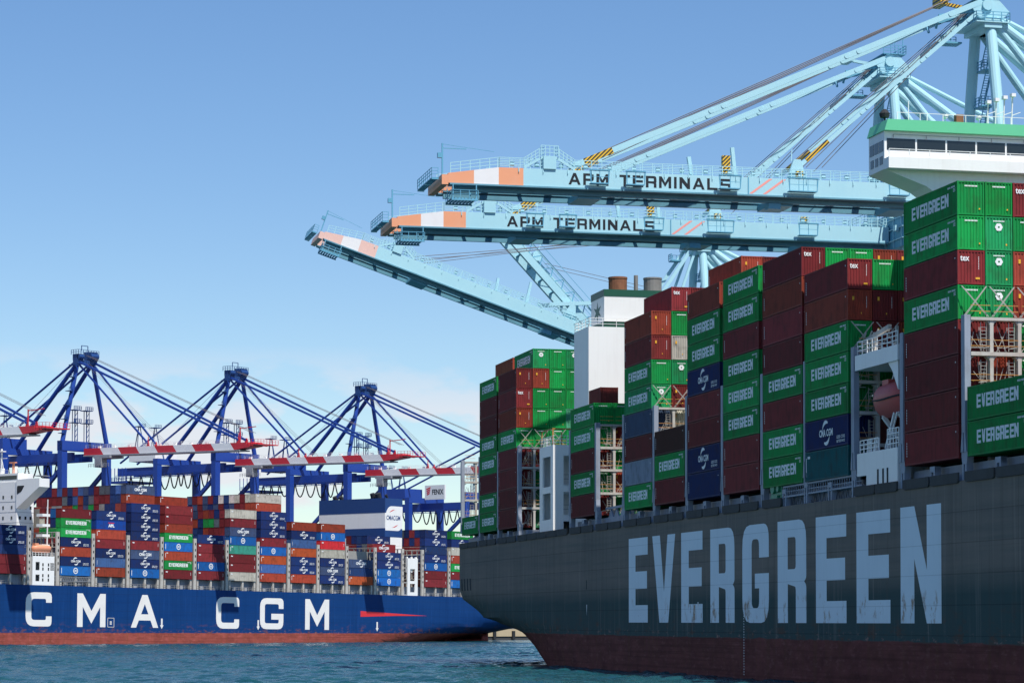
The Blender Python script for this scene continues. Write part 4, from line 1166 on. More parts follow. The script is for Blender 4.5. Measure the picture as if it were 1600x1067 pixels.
rows_fill(7, range(1, 14), (8, 9), 16, {(1, 9): 'w', (1, 8): 'r', (2, 9): 'w', (4, 9): 'w', (3, 9): 'm'})
rows_fill(11, (1,), (4,), 17, {(1, 4): 'ml'})
rows_fill(11, (2, 3, 4, 5), (4, 5), 18, {(2, 5): 'n'})
rows_fill(12, (1, 2, 3, 4), (4, 5, 6), 19, {(1, 6): 'n', (2, 6): 'm', (3, 6): 'n', (4, 6): 'y', (2, 4): 'm', (4, 4): 'm'})
rows_fill(13, (1,), (5, 6), 20, {(1, 6): 'g', (1, 5): 'n'})
BASE_C = 21.0
C_N = 0
for col, tiers in enumerate(COUT):
    for t, key in enumerate(tiers):
        put_container(C_SHIP, CX[col] + CL / 2, 0, BASE_C + t * TIER, key, f"{paint_words(key)} container, {ORD[t]} tier, outer row, {CREF[col]}", 'containers on the blue ship', parts=False); C_N += 1
for (col, row, t), key in CIN.items():
    side = row == 1 and col in (3, 4, 7, 11) or (col, row, t) == (11, 2, 5)
    put_container(C_SHIP, CX[col] + CL / 2, row, BASE_C + t * TIER, key, f"{paint_words(key) if side else PAINT[key][1]} container, {ORD[t]} tier, {ROWS[row]}, {CREF[col]}", 'containers on the blue ship', parts=False, side_text=side, y0=.03); C_N += 1
HC = [5, 7, 7, 10, 9, 5, 8, 10, 7, 7, 4, 6, 7, 7, 6]
for col, h in enumerate(HC):
    for row in range(1, 19):
        for t in range(h):
            if (col, row, t) in CIN: continue
            if col == 3 and row > 17 and t > 7: continue
            if col == 7 and row > 13 and t > 7: continue
            if col == 11 and (row == 1 and t > 4 or row > 5): continue
            if col == 10 and row > 2 and t > 2: continue
            if col == 1 and row > 3 and False: continue
            fill_box('C', CX[col] + CL / 2, row, BASE_C + t * TIER)

# posts of the far lashing bridges, with dark slots, and the stanchions under the stacks
def far_bridge(x, top):
    b = MB(); b.box(x - .6, x + .6, -.02, .55, DZ, top)
    r = b.build('lashing_bridge', M['lash_beige'], C)
    s = MB()
    z = 22.3
    while z < top - .8: s.box(x - .12, x + .30, -.05, -.021, z, z + .75); z += 1.95
    s.build('post_slot', M['dark'], r)
    q = MB()
    for y in (2.6, 5.1, 7.6, 10.1): q.box(x - .3, x + .3, y - .12, y + .12, DZ, top)
    for z in (23.9, 26.8, 29.7, 32.6): q.box(x - .45, x + .45, .56, 20, z - .25, z)
    q.box(x - .4, x + .4, .56, 20, top - .2, top)
    q.build('inner_frame', M['lash_beige'], r)
    h = MB()
    for z in (23.9, 26.8, 29.7, 32.6, top): h.beam((x - .4, .5, z + 1), (x - .4, 18, z + 1), .07, .07)
    h.build('handrail', M['lash_beige'], r)
for k, x in enumerate(CX):
    far_bridge(x - 1.1, 34.2)
    if k in (0, 11): far_bridge(x + CL + 1.1, 34.2)
    sx = MB()
    for dx in (.1, 6.1, 11.6): sx.box(x + dx, x + dx + .7, .3, 1.0, DZ, 21.0)
    sx.build('stanchion', M['lash_beige'], C)
    MB().railing([(x, .25, DZ), (x + CL, .25, DZ)], 1.1, 1.5, .03, 2).build('railing', M['lash_beige'], C)
    for q in range(2):
        MB().box(x + 2.2 + q * 5.6, x + 3.4 + q * 5.6, .9, 1.8, DZ, DZ + random.uniform(.7, 1.3)).build('deck_fitting', M['grey_metal'], C)

# white house with its bridge wing, boat deck
ch = MB(); ch.box(-15.3, -8.6, 11, 40, DZ, 49.5)
ho = ch.build('bridge_house', M['white_paint'], C)
MB().prism([(.4, 47.6), (.4, 50.2), (11, 50.2), (11, 41.2)], 'x', -15.6, -11.6).build('bridge_wing', M['white_paint'], ho)
MB().box(-15.0, -9.0, 11, 40, 49.5, 52.2).build('wheelhouse', M['white_paint'], ho)
MB().box(-15.06, -9.5, 11.5, 39.5, 50.3, 51.5).build('window', M['dark_glass'], ho)
MB().box(-15.3, -11.8, .1, 3.4, 50.9, 51.1).build('wing_canopy', M['grey_metal'], ho)
MB().prism(rp([(8.6, 46.4, .4), (10.6, 45.6, .3), (10.6, 48.2, .5), (7.2, 48.2, .4)]), 'x', -15.66, -15.5).build('wing_opening', M['dark'], ho)
for z in (22, 25.2, 28.4, 31.6, 34.8, 38.0, 41.2, 44.4):
    for y in (13, 17, 20.5, 24, 28): MB().box(-15.36, -15.2, y, y + .7, z, z + 1.0).build('window', M['dark_glass'], ho)
    for x in (-14.4, -12.2, -10.2): MB().box(x, x + .7, 10.94, 11.1, z, z + 1.0).build('window', M['dark_glass'], ho)
    MB().box(-15.34, -15.3, 11, 40, z - 1.0, z - .9).box(-15.3, -8.6, 10.95, 11, z - 1.0, z - .9).build('deck_line', M['grey_metal'], ho)
MB().railing([(-15, 40, 52.2), (-15, 11.2, 52.2), (-9.4, 11.2, 52.2)], 1.1, 2, .04, 2).build('railing', M['white_paint'], ho)
rm = MB(); rm.beam((-14, 20, 52.2), (-14, 20, 60), .4, .4); rm.beam((-14, 17.5, 57), (-14, 22.5, 57), .2, .2); rm.beam((-14, 18.6, 52.2), (-14, 20, 57), .18, .18); rm.box(-14.6, -13.4, 18.6, 21.4, 59, 59.3)
rm.box(-14.5, -11, 22, 27, 52.2, 54.2); rm.tube((-12, 16, 52.2), (-12, 16, 54.5), .9, 10)
rm.build('radar_mast', M['white_paint'], ho)
MB().box(-14.1, -13.6, 14.2, 14.8, 52.2, 55.4).box(-14.3, -13.4, 13.4, 16, 55.4, 55.7).build('signal_post', M['boat_orange'], ho)
bd = MB(); framed(bd, 'y', -18.0, -9.4, .15, .4, DZ, 26.6, [(-16.8, -15.2, 19.0, 21.0), (-16.8, -15.2, 22.3, 24.8)])
bd.box(-18.0, -17.8, .4, 10.9, DZ, 26.6); bd.box(-18, -9.4, .4, 10.9, 26.4, 26.6); bd.box(-9.6, -9.4, .4, 10.9, DZ, 26.4); bd.box(-17.8, -9.6, 4.0, 4.2, DZ, 26.4)
bo = bd.build('boat_deck', M['white_paint'], C)
for x in (-14.2, -12.0):
    for z in (19, 20.3, 22.3, 23.6): MB().box(x, x + .5, .1, .149, z, z + .9).build('opening', M['dark'], bo)
for x in range(5):
    for z in range(4): MB().box(-11.0 + x * .3, -10.8 + x * .3, .1, .149, 22.4 + z * .6, 22.8 + z * .6).build('opening', M['dark'], bo)
MB().railing([(-18, .3, 26.6), (-9.5, .3, 26.6)], 1.1, 1.2, .05, 2).build('railing', M['white_paint'], bo)
stp = MB()
for z in (29.5, 32.6, 35.7, 38.8): stp.box(-12.6, -9.6, 2.2, 5, z, z + .8); stp.beam((-10, 3, z), (-10, 3, z + 3.1), .3, .3)
stp.beam((-10.6, 2.2, 26.6), (-10.6, 2.2, 44), .22, .22)
stp.build('stair_tower', M['white_paint'], bo)
lb2 = thing('lifeboat', 'faded orange lifeboat on the white boat deck of the blue ship', 'lifeboat', C_SHIP @ Matrix.Translation((-13.4, 1.6, 27.6)))
boat_mesh(lb2, 7.6, 2.6, 2.5, M['boat_orange'])
MB().box(-3.0, -1.6, -.7, .7, 2.2, 2.9).build('coxswain_tower', M['boat_orange'], lb2)
pl = MB()
for z in (19.3, 20.6):
    for y in (.2, .9): pl.beam((-9.2, y, z), (5.8, y, z), .14, .14)
for k in range(22): pl.beam((-9.2 + k * .7, .2, 19.3), (-8.85 + k * .7, .2, 20.6), .08, .08); pl.beam((-8.85 + k * .7, .2, 20.6), (-8.5 + k * .7, .2, 19.3), .08, .08)
pl.build('accommodation_ladder', M['grey_metal'], C)

# funnel block in navy and white bands
fx0, fx1, fy0, fy1 = 149.9, 159.1, 8.0, 40.0
fu = MB().box(fx0, fx1, fy0, fy1, DZ, 52.3).build('funnel', M['white_paint'], C)
MB().box(fx0 - .05, fx1 + .05, fy0 - .05, fy1 + .05, 47.2, 52.35).build('upper_band', M['cma_blue'], fu)
MB().box(fx0 - .05, fx1 + .05, fy0 - .05, fy1 + .05, 38.6, 41.7).build('lower_band', M['cma_blue'], fu)
lx0, lx1 = fx0 + .1, fx1 + .06
pan = rp([(lx0, 40.9), (lx1 - 1.0, 40.9, 2.5), (lx1, 44.0, 1.5), (lx1, 49.6), (lx0 + 1.8, 49.6, 2.2), (lx0, 46.8, 1.5)])
me = bpy.data.meshes.new('logo_panel'); me.from_pydata([(a, fy0 - .09, b) for a, b in pan], [], [tuple(range(len(pan)))]); me.materials.append(M['white_paint']); obj('logo_panel', me, fu)
obj('lettering', font_mesh('lettering', 'CMACGM', lambda a, b: (fx0 + .6 + a, fy0 - .12, 44.6 + b), M['cma_blue'], 7.4, 1.7, .02), fu)
rb = []
for cx, cz, sg in ((fx0 + 4.2, 47.8, 1), (fx0 + 4.8, 42.6, -1)):
    pts, fs = [], []
    for k in range(7):
        u = k / 6; w = .35 * math.sin(math.pi * min(.98, u + .15)); x = cx - 1.8 * sg + 3.2 * u * sg; z = cz + (.9 * math.sin(u * 1.7) - .35) * sg
        pts += [(x, fy0 - .12, z - w * .5), (x, fy0 - .12, z + w * .5)]
    for k in range(6): fs.append((2 * k, 2 * k + 2, 2 * k + 3, 2 * k + 1))
    rb.append((pts, fs, M['red_letter']))
obj('logo_ribbon', join_meshes('logo_ribbon', rb), fu)
for y, r in ((15, 1.1), (17.6, .9), (33, .8), (36, .8), (11, .5)): MB().tube((154.5, y, 52.3), (153.6, y, 54.4 - (0 if r > .85 else .6)), r, 12).build('exhaust_pipe', M['dark'], fu)
wf = MB()
framed(wf, 'y', 153.4, 158.8, .2, .6, DZ, 31.0, [(154.8, 157.4, 19.0, 22.0), (154.8, 157.4, 23.0, 27.2)])
for x in (153.4, 155.8, 158.2): wf.box(x, x + .6, .61, 1.2, 26, 31.5)
wf.box(153.4, 158.8, .61, 7.9, DZ, 18.2); wf.box(153.4, 158.8, .61, 7.9, 22.2, 22.6); wf.box(153.4, 158.8, .61, 7.9, 27.4, 27.8); wf.box(153.4, 153.6, 4, 7.9, DZ, 31)
wf.build('stair_casing', M['white_paint'], C)

# lettering, arrows and ribbon on the blue side
CLT = [(-20.6, -10.4, 'C'), (-.2, 11.4, 'M'), (22.0, 33.7, 'A'), (59.2, 69.7, 'C'), (79.4, 90.5, 'G'), (101.0, 112.8, 'M')]
LW = mat('white_side_lettering', (0.78, 0.76, 0.72), 0.5, wear=0.3, wear_col=(0.62, 0.55, 0.48), scale=0.25)
for a, b, ch_ in CLT:
    polys = glyph(ch_, b - a, 10.3, 2.25, 1.95)
    obj('hull_letter', polys_mesh('hull_letter', polys, lambda p, q: (a + p, -.015, 5.35 + q), LW), C)
ar = MB()
for x in (35.2, 78.6, 137.3):
    z = 5.0
    ar.prism([(x - .35, z + 3.3), (x - .35, z + 1.2), (x - .75, z + 1.2), (x, z), (x + .75, z + 1.2), (x + .35, z + 1.2), (x + .35, z + 3.3)], 'y', -.03, -.012)
ar.build('hull_arrow', LW, C)
MB().prism([(128.7, 10.0), (128.7, 12.0), (147, 11.35), (164, 10.75), (147, 10.55)], 'y', -.03, -.012).build('hull_ribbon', M['red_letter'], C)
sg = MB()
for a, b in (((12.3, 5.4), (14.9, 5.4)), ((12.3, 8.2), (14.9, 8.2)), ((12.3, 5.4), (12.3, 8.2)), ((14.9, 5.4), (14.9, 8.2))): sg.beam((a[0], -.02, a[1]), (b[0], -.02, b[1]), .12, .02 if False else .12)
sg.box(13.2, 14.0, -.03, -.012, 6.2, 6.6); sg.box(13.2, 14.0, -.03, -.012, 6.8, 7.2)
sg.build('hull_mark', LW, C)

# stowed boxes nobody can single out, deep inside the stacks of each ship
def build_fill(key, ship, shipobj):
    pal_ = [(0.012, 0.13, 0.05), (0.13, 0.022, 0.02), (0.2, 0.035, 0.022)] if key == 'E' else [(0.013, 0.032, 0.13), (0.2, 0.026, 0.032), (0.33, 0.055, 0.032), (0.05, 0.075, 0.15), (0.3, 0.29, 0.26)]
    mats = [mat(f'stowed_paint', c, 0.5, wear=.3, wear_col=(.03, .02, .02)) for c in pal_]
    r = random.Random(1); b = MB()
    for x, row, z, y0 in FILL[key]:
        y = y0 + row * ROW
        b.box(x - CL / 2, x + CL / 2, y, y + CW, z, z + CH, r.randrange(len(mats)))
    o = b.build('stowed_containers', mats)
    o.matrix_world = ship; o['kind'] = 'stuff'
    o['label'] = 'containers stowed deep inside the stacks of the dark grey ship' if key == 'E' else 'containers stowed deep inside the stacks of the blue ship'
    o['category'] = 'containers'
build_fill('E', E_SHIP, E)
build_fill('C', C_SHIP, C)
print('containers', E_N, C_N)

# ================================================================== pale blue cranes on the near quay
def place_text_boom(x, y0, z0): return lambda a, b: (x, y0 + a, z0 + b)
def apm_crane(f, dz, tilt, label, group, lettered=True, tip='apm_orange'):
    """x along the quay (towards the bow), y landward, z up; the boom reaches over the ship towards -y."""
    root = thing('gantry_crane', label, 'crane', E_QUAY @ Matrix.Translation((f, 49.2, 4.2)), group)
    g0 = -4.2 + dz                                   # heights below are given above the water
    Z = lambda z: z + g0
    gx, gw, zb, zt = 3.75, 1.4, 59.6, 61.75
    hinge = Vector((0, -1.5, Z(zb)))
    R = Matrix.Translation(hinge) @ Matrix.Rotation(-tilt, 4, 'X') @ Matrix.Translation(-hinge)
    def part(b, name, m, boom=False, **k):
        if boom and tilt: b.v = [tuple(R @ Vector(p)) for p in b.v]
        return b.build(name, m, root, **k)
    def bmesh_part(me, name):
        if tilt: me.transform(R)
        return obj(name, me, root)
    # portal
    for sx in (-1, 1):
        part(MB().box(sx * 9 - .9, sx * 9 + .9, -.9, .9, 0.8, Z(58.5)), 'leg', M['apm'])
        part(MB().box(sx * 9 - .9, sx * 9 + .9, 29.6, 31.4, 0.8, Z(58.5)), 'leg', M['apm'])
        b = MB(); b.box(sx * 9 - .7, sx * 9 + .7, .9, 29.6, 14, 16); b.box(sx * 9 - .6, sx * 9 + .6, .9, 29.6, Z(56.3), Z(58.3))
        part(b, 'tie_beam', M['apm'])
        part(MB().tube((sx * 9, 1, 16.5), (sx * 9, 29.5, Z(56)), .55, 10), 'brace', M['apm'])
        part(MB().box(sx * 9 - 3.5, sx * 9 + 3.5, -1.1, 1.1, 0.02, .8).box(sx * 9 - 3.5, sx * 9 + 3.5, 29.4, 31.6, 0.02, .8), 'bogie', M['apm_deep'])
    b = MB(); b.box(-9.9, 9.9, -1.3, 1.3, Z(58.52), Z(63.6)); b.box(-9.9, 9.9, 29.4, 31.6, Z(58.52), Z(62.8))
    part(b, 'cross_frame', M['apm_deep'])
    b = MB()
    for k in range(7): b.beam((-9 + k * 3, -1.36, Z(58.6)), (-9 + k * 3, -1.36, Z(63.5)), .22, .12)
    for z in (59.6, 61.2, 62.6): b.beam((-9.8, -1.5, Z(z)), (9.8, -1.5, Z(z)), .14, .12)
    for k in range(9): b.box(-9.5 + k * 2.1, -8.6 + k * 2.1, -2.0, -1.42, Z(60 + (k * 7 % 5) * .7), Z(60.8 + (k * 7 % 5) * .7))
    b.railing([(-9.8, -2.2, Z(63.6)), (9.8, -2.2, Z(63.6))], 1.2, 1.6, .04, 3)
    part(b, 'service_gear', M['apm'])
    # landward girders
    for sx in (-1, 1): part(MB().box(sx * gx - gw / 2, sx * gx + gw / 2, 1.31, 52, Z(zb), Z(zt + .3)), 'back_girder', M['apm'])
    part(MB().box(-6, 6, 33, 50, Z(zt + .5), Z(zt + 6.5)), 'machinery_house', M['apm'])
    # the A-frame
    apex = Z(83.2)
    for sx in (-1, 1):
        part(MB().tube((sx * 6.3, 0, Z(63.6)), (sx * 2.4, 0, apex), .72, 14), 'mast_tube', M['apm'], smooth=False)
        part(MB().tube((sx * 2.4, .6, apex + .6), (sx * 5.5, 30, Z(62.9)), .62, 12), 'rear_strut', M['apm'])
        part(MB().tube((sx * 2.4, .6, apex + 1.2), (sx * 3.9, 50, Z(62.2)), .36, 10), 'back_stay', M['apm'])
        part(MB().tube((sx * 2.4, .6, apex + .2), (sx * 3.75, 18, Z(62.0)), .5, 12), 'mid_strut', M['apm'])
    hd = MB()
    hd.box(-3.4, 3.4, -1.2, 1.2, apex - .6, apex + .7)
    for sx in (-1, 1):
        hd.prism([(-1.6, apex + .7), (1.5, apex + .7), (2.6, apex + 1.6), (.8, apex + 3.4), (-.8, apex + 3.6), (-2.8, apex + 2.2)], 'x', sx * 2.6 - .18, sx * 2.6 + .18)
        hd.tube((sx * 2.6 - .5, -.6, apex + 2.4), (sx * 2.6 + .5, -.6, apex + 2.4), .7, 12)
    hd.box(-3.6, 3.6, -2.4, 2.2, apex + .05, apex + .2)
    part(hd, 'mast_head', M['apm'])
    pr = MB(); pr.railing([(-3.6, -2.4, apex + .2), (3.6, -2.4, apex + .2), (3.6, 2.2, apex + .2), (-3.6, 2.2, apex + .2), (-3.6, -2.4, apex + .2)], 1.2, 1.2, .045, 3)
    pr.box(-3, 3, -1.6, 1.8, apex + 3.5, apex + 3.62); pr.railing([(3, -1.6, apex + 3.6), (3, 1.8, apex + 3.6), (-3, 1.8, apex + 3.6)], 1.2, 1.0, .045, 3)
    pr.beam((2.8, 1.4, apex + 3.6), (2.8, 1.4, apex + 6.2), .1, .1); pr.beam((2.8, .2, apex + 3.6), (2.8, .2, apex + 5.4), .08, .08)
    for k in range(10): pr.beam((3.0, -1.2, apex + .4 + k * .33), (3.0, -.6, apex + .4 + k * .33), .05, .05)
    pr.box(-3.2, -1.2, -4.6, -2.4, apex - 1.8, apex - 1.6); pr.railing([(-1.2, -4.6, apex - 1.6), (-3.2, -4.6, apex - 1.6), (-3.2, -2.4, apex - 1.6)], 1.1, .8, .045, 3)
    part(pr, 'head_platform', M['apm_deep'])
    # stairs beside the shaded mast tube
    sr = MB()
    for k in range(4):
        z0 = Z(64.5) + k * 4.6; y = .5
        x0 = -4.5 + k * .85
        sr.beam((x0, y, z0), (x0 + 1.7, y + .4, z0 + 4.3), .07, .16); sr.beam((x0, y + .8, z0), (x0 + 1.7, y + 1.2, z0 + 4.3), .07, .16)
        for q in range(14): sr.beam((x0 + 1.7 * q / 14, y + .4 * q / 14, z0 + 4.3 * q / 14), (x0 + 1.7 * q / 14, y + .8 + .4 * q / 14, z0 + 4.3 * q / 14), .2, .05)
        sr.box(x0 - .4, x0 + 2.4, y - .2, y + 1.6, z0 + 4.3, z0 + 4.42)
        sr.railing([(x0 - .4, y - .2, z0 + 4.42), (x0 + 2.4, y - .2, z0 + 4.42), (x0 + 2.4, y + 1.6, z0 + 4.42)], 1.15, .9, .045, 3)
        sr.railing([(x0, y + .9, z0 + .2), (x0 + 1.7, y + 1.3, z0 + 4.4)], 1.0, 1.2, .04, 2)
    part(sr, 'stair', M['apm_deep'])
    # boom: two box girders
    bands = [(-62.4, -1.5, 'apm'), (-65.5, -62.4, tip), (-68.6, -65.5, 'apm_white'), (-71.8, -68.6, tip)]
    top = lambda y: Z(zt) if y > -65.4 else Z(zt) - (-65.4 - y) / 6.4 * .95
    for sx in (-1, 1):
        for y0, y1, m in bands:
            b = MB(); b.prism([(y0, Z(zb)), (y1, Z(zb)), (y1, top(y1)), (y0, top(y0))], 'x', sx * gx - gw / 2, sx * gx + gw / 2)
            part(b, 'boom_girder', M[m], True)
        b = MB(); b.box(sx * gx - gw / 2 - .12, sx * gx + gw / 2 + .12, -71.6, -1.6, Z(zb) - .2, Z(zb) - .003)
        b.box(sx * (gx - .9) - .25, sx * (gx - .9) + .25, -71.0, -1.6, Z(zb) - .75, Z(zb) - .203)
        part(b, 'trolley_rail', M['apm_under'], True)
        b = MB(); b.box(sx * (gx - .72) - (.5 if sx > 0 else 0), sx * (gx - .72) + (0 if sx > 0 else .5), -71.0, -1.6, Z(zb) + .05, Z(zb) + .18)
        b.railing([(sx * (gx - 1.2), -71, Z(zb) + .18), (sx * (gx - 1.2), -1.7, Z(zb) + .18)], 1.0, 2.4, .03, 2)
        part(b, 'inner_walkway', M['apm_under'], True)  # walkway added to thicken the boom's dark underside and shade the far girder
    b = MB(); b.box(-gx - gw / 2, gx + gw / 2, -72.6, -71.803, Z(zb) - .2, Z(zb) + 1.0)
    part(b, 'boom_nose', M[tip], True)
    b = MB()
    y = -66
    while y < -4: b.box(-gx + gw / 2, gx - gw / 2, y, y + .7, Z(zb) + .3, Z(zt) - .3); y += 8.2
    y = -62
    while y < -8:
        b.beam((-gx + .7, y, Z(zb) + .5), (gx - .7, y + 6, Z(zb) + .5), .3, .3); y += 8.2
    part(b, 'cross_beam', M['apm_deep'], True)
    b = MB()
    for sx in (-1, 1):
        xx = sx * (gx + .55)
        b.railing([(xx, -71.5, top(-71.5)), (xx, -65.4, Z(zt)), (xx, -1.8, Z(zt))], 1.25, 1.3, .045, 3)
        b.railing([(xx - sx * 1.0, -65.4, Z(zt)), (xx - sx * 1.0, -1.8, Z(zt))], 1.25, 1.8, .035, 3)
    y = -64
    while y < -4:
        b.box(gx + .2, gx + .5, y, y + .5, Z(zt) + .3, Z(zt) + .75); b.beam((gx + .8, y + 1, Z(zt) - .5), (gx + .72, y + 1, Z(zt) + .1), .08, .12); y += 3.1
    part(b, 'railing', M['apm'], True)
    # platforms at the nose
    b = MB()
    for k in range(6): b.box(-4.6, 4.6, -73.9 + k * .15, -73.8 + k * .15, Z(zb) + .45, Z(zb) + .58)
    for x in (-4.6, 0, 4.6): b.beam((x, -73.9, Z(zb) + .4), (x, -73.05, Z(zb) + .4), .15, .15)
    b.railing([(4.6, -73.1, Z(zb) + .6), (4.6, -73.9, Z(zb) + .6), (-4.6, -73.9, Z(zb) + .6), (-4.6, -73.1, Z(zb) + .6)], 1.15, 1.3, .035, 3)
    for k in range(8): b.box(1.2, 5.0, -71.5 + k * .42, -71.25 + k * .42, Z(zb) - 2.0, Z(zb) - 1.88)
    b.beam((1.2, -71.5, Z(zb) - 2.1), (1.2, -68.2, Z(zb) - 2.1), .15, .2); b.beam((5, -71.5, Z(zb) - 2.1), (5, -68.2, Z(zb) - 2.1), .15, .2)
    for x in (1.3, 4.9):
        for yy in (-71.3, -68.4): b.beam((x, yy, Z(zb) - .2), (x, yy, Z(zb) - 2.1), .12, .12)
    b.railing([(5, -68.2, Z(zb) - 1.9), (5, -71.5, Z(zb) - 1.9), (1.2, -71.5, Z(zb) - 1.9)], 1.0, 1.1, .035, 2)
    b.beam((4.2, -72.5, Z(zb) + .9), (4.2, -72.5, Z(zt) + 2.7), .18, .18); b.beam((4.2, -72.5, Z(zt) + 2.6), (4.2, -66, Z(zt) + 1.9), .05, .05); b.beam((4.2, -72.5, Z(zt) + 2.1), (4.2, -69.5, Z(zt) + 2.1), .1, .1)
    b.box(3.95, 4.45, -73.1, -72.58, Z(zt) + .9, Z(zt) + 1.5)
    part(b, 'nose_platform', M['apm_deep'], True)
    # hanging service baskets on the face, stair hump over the stay lug
    for yy, w_ in ((-26.6, 3.6), (-13.8, 2.6), (-36.2, 2.6), (-48.4, 2.2), (-53.0, 2.2)) if lettered else ():
        b = MB(); x = gx + gw / 2 + .1
        b.railing([(x + 1.0, yy - w_ / 2, Z(zt) - 1.6), (x + 1.0, yy + w_ / 2, Z(zt) - 1.6)], 1.45, 1.25, .03, 2)
        b.box(x, x + 1.1, yy - w_ / 2, yy + w_ / 2, Z(zt) - 1.75, Z(zt) - 1.62)
        b.box(x + .9, x + 1.1, yy - w_ / 2 - .15, yy + w_ / 2 + .15, Z(zt) - .12, Z(zt) + .02)
        for s in (-1, 1): b.beam((x + 1.0, yy + s * w_ / 2, Z(zt) - 1.7), (x + 1.0, yy + s * (w_ / 2 + .15), Z(zt)), .09, .09)
        b.beam((x + 1.0, yy, Z(zt) - 1.7), (x + 1.0, yy, Z(zt)), .07, .07)
        part(b, 'service_basket', M['apm_deep'], True)
        if yy in (-26.6, -36.2, -13.8):
            part(MB().box(gx - .3, gx + .3, yy - .5, yy + .5, Z(zt) + .003, Z(zt) + 1.1 if yy != -36.2 else Z(zt) + 2.7), 'hazard_post', M['hazard'], True)
    for yy, h in ((-34.6, 4.0), (-40.3, 2.6)):
        part(MB().beam((gx - 1.2, yy, Z(zt)), (gx - 1.2, yy - .4, Z(zt) + h), .45, .45), 'lamp_post', M['apm'], True)
    b = MB()
    b.box(gx - .5, gx + .9, -59.9, -58.3, Z(zt) + .003, Z(zt) + 1.6)
    for s in (-1, 1):
        b.beam((gx + .6, -59.1 + s * .8, Z(zt) + 1.5), (gx + .6, -59.1 + s * 3.2, Z(zt) + .1), .1, .3)
        b.railing([(gx + .6, -59.1 + s * 3.2, Z(zt) + .1), (gx + .6, -59.1 + s * .8, Z(zt) + 1.6)], 1.2, .6, .045, 3)
    b.railing([(gx + .8, -60.2, Z(zt) + 1.6), (gx + .8, -58.0, Z(zt) + 1.6)], 1.3, .6, .045, 3)
    part(b, 'walkway_hump', M['apm'], True)
    b = MB().prism([(-28.2, Z(zt)), (-25.6, Z(zt)), (-26.4, Z(zt) + 2.6), (-27.3, Z(zt) + 2.6)], 'x', gx - .25, gx + .25); b.beam((gx, -27.6, Z(zt) + 2.4), (gx, -27.5, Z(zt) + 3.9), .12, .12)
    part(b, 'stay_lug', M['apm'], True)
    # trolley cab and festoon under the girders
    b = MB()
    for y in (-55, -30, -14): b.box(-2.6, 2.6, y, y + 3.0, Z(zb) - 1.0, Z(zb) - .2)
    b.box(1.6, 3.2, -30.4, -28.8, Z(zb) - 1.5, Z(zb) - .8)
    part(b, 'trolley', M['apm_deep'], True)
    # diagonal stripes and lettering on the face seen from the water
    xf = gx + gw / 2 + .012
    if lettered:
        H = 1.45
        for wd, y0, W in (('APM', -56.7, 5.1), ('TERMINALS', -50.2, 14.4)):
            bmesh_part(polys_mesh('lettering', word_polys(wd, W, H, gap=.24, s=.25, t=.2, wide={'I': .3, 'M': 1.15, 'A': 1.15}), lambda a, b2: (xf, y0 + a, Z(zb) + .36 + b2), M['black_letter']), 'lettering')
        for y in (-33.4, -31.6):
            me = bpy.data.meshes.new('stripe'); me.from_pydata([(xf, y, Z(zb) + .1), (xf, y + .45, Z(zb) + .1), (xf, y + 3.1, Z(zt) - .1), (xf, y + 2.65, Z(zt) - .1)], [], [(0, 1, 2, 3)]); me.materials.append(M['salmon']); bmesh_part(me, 'stripe')
        part(MB().box(xf + .0, xf + .05, -33.55, -33.42, Z(zb), Z(zt)), 'drain_pipe', M['apm_deep'], True)
    # stays
    bp_ = lambda p: R @ Vector(p)
    if not tilt:
        for sx in (-1, 1):
            for ya, za, yh, zh, w_, h_ in ((-56.2, .5, -1.2, 2.9, .38, .72), (-26.4, 1.9, -1.2, 2.0, .3, .48)):
                a = bp_((sx * gx, ya, Z(zt) + za)); h2 = Vector((sx * 2.6, yh, apex + zh))
                part(MB().beam(a, h2, w_, h_), 'stay', M['apm'])
                k_ = MB()
                for u in (.33, .36, .66, .69, .92):
                    p = a.lerp(h2, u); k_.tube(p - Vector((w_ * .7, 0, 0)), p + Vector((w_ * .7, 0, 0)), h_ * .5, 10)
                part(k_, 'stay_pin', M['apm_white'] if False else M['apm'])
                hz = MB().beam(a.lerp(h2, .03), a.lerp(h2, .03 + 4.0 / (h2 - a).length), w_ + .04, h_ + .04)
                part(hz, 'hazard_sleeve', M['hazard'])
            rp_ = MB()
            for q in range(3):
                rp_.tube((sx * 1.6 + q * .35, -53 + q, Z(zt) + 2.4), (sx * 1.2 + q * .3, -1.5, apex + 5.0), .055, 5, caps=False)
                rp_.tube((sx * 1.6 + q * .35, -27 + q * 2, Z(zt) + 2.0), (sx * 1.2 + q * .3, -1.0, apex + 3.4), .05, 5, caps=False)
            part(rp_, 'hoist_rope', M['rope'])
            fr2 = MB().beam((sx * 2.4, -1, apex + 2), (sx * 2.2, -7, apex + .8), .3, .4).beam((sx * 2.2, -7, apex + .8), (sx * 1.2, -7, apex - .6), .25, .25)
            part(fr2, 'sheave_arm', M['apm_deep'])
        part(MB().box(-1.4, 1.4, -6.4, -5.4, apex + 2.6, apex + 3.7).beam((0, -1, apex + 2.4), (0, -5.6, apex + 3.0), .4, .4), 'hazard_beam', M['hazard'] if f > 80 else M['apm'])
    else:
        for sx in (-1, 1):
            j = Vector((sx * 3.2, -13.5, Z(66.5)))
            part(MB().beam((sx * 2.6, -1, apex + 1.5), j, .4, .6).beam((sx * 2.6, -1, apex + .8), j + Vector((0, 5.0, -3.5)), .3, .45), 'stay', M['apm'])
            rp_ = MB()
            for q in range(2):
                rp_.tube(bp_((sx * 2 + q * .5, -56 + q * 2, Z(zt) + .8)), (sx * 1.5 + q * .4, -1, apex + 2.5 + q), .055, 5, caps=False)
            part(rp_, 'hoist_rope', M['rope'])
    return root
GA = 'pale blue quay cranes behind the dark grey ship'
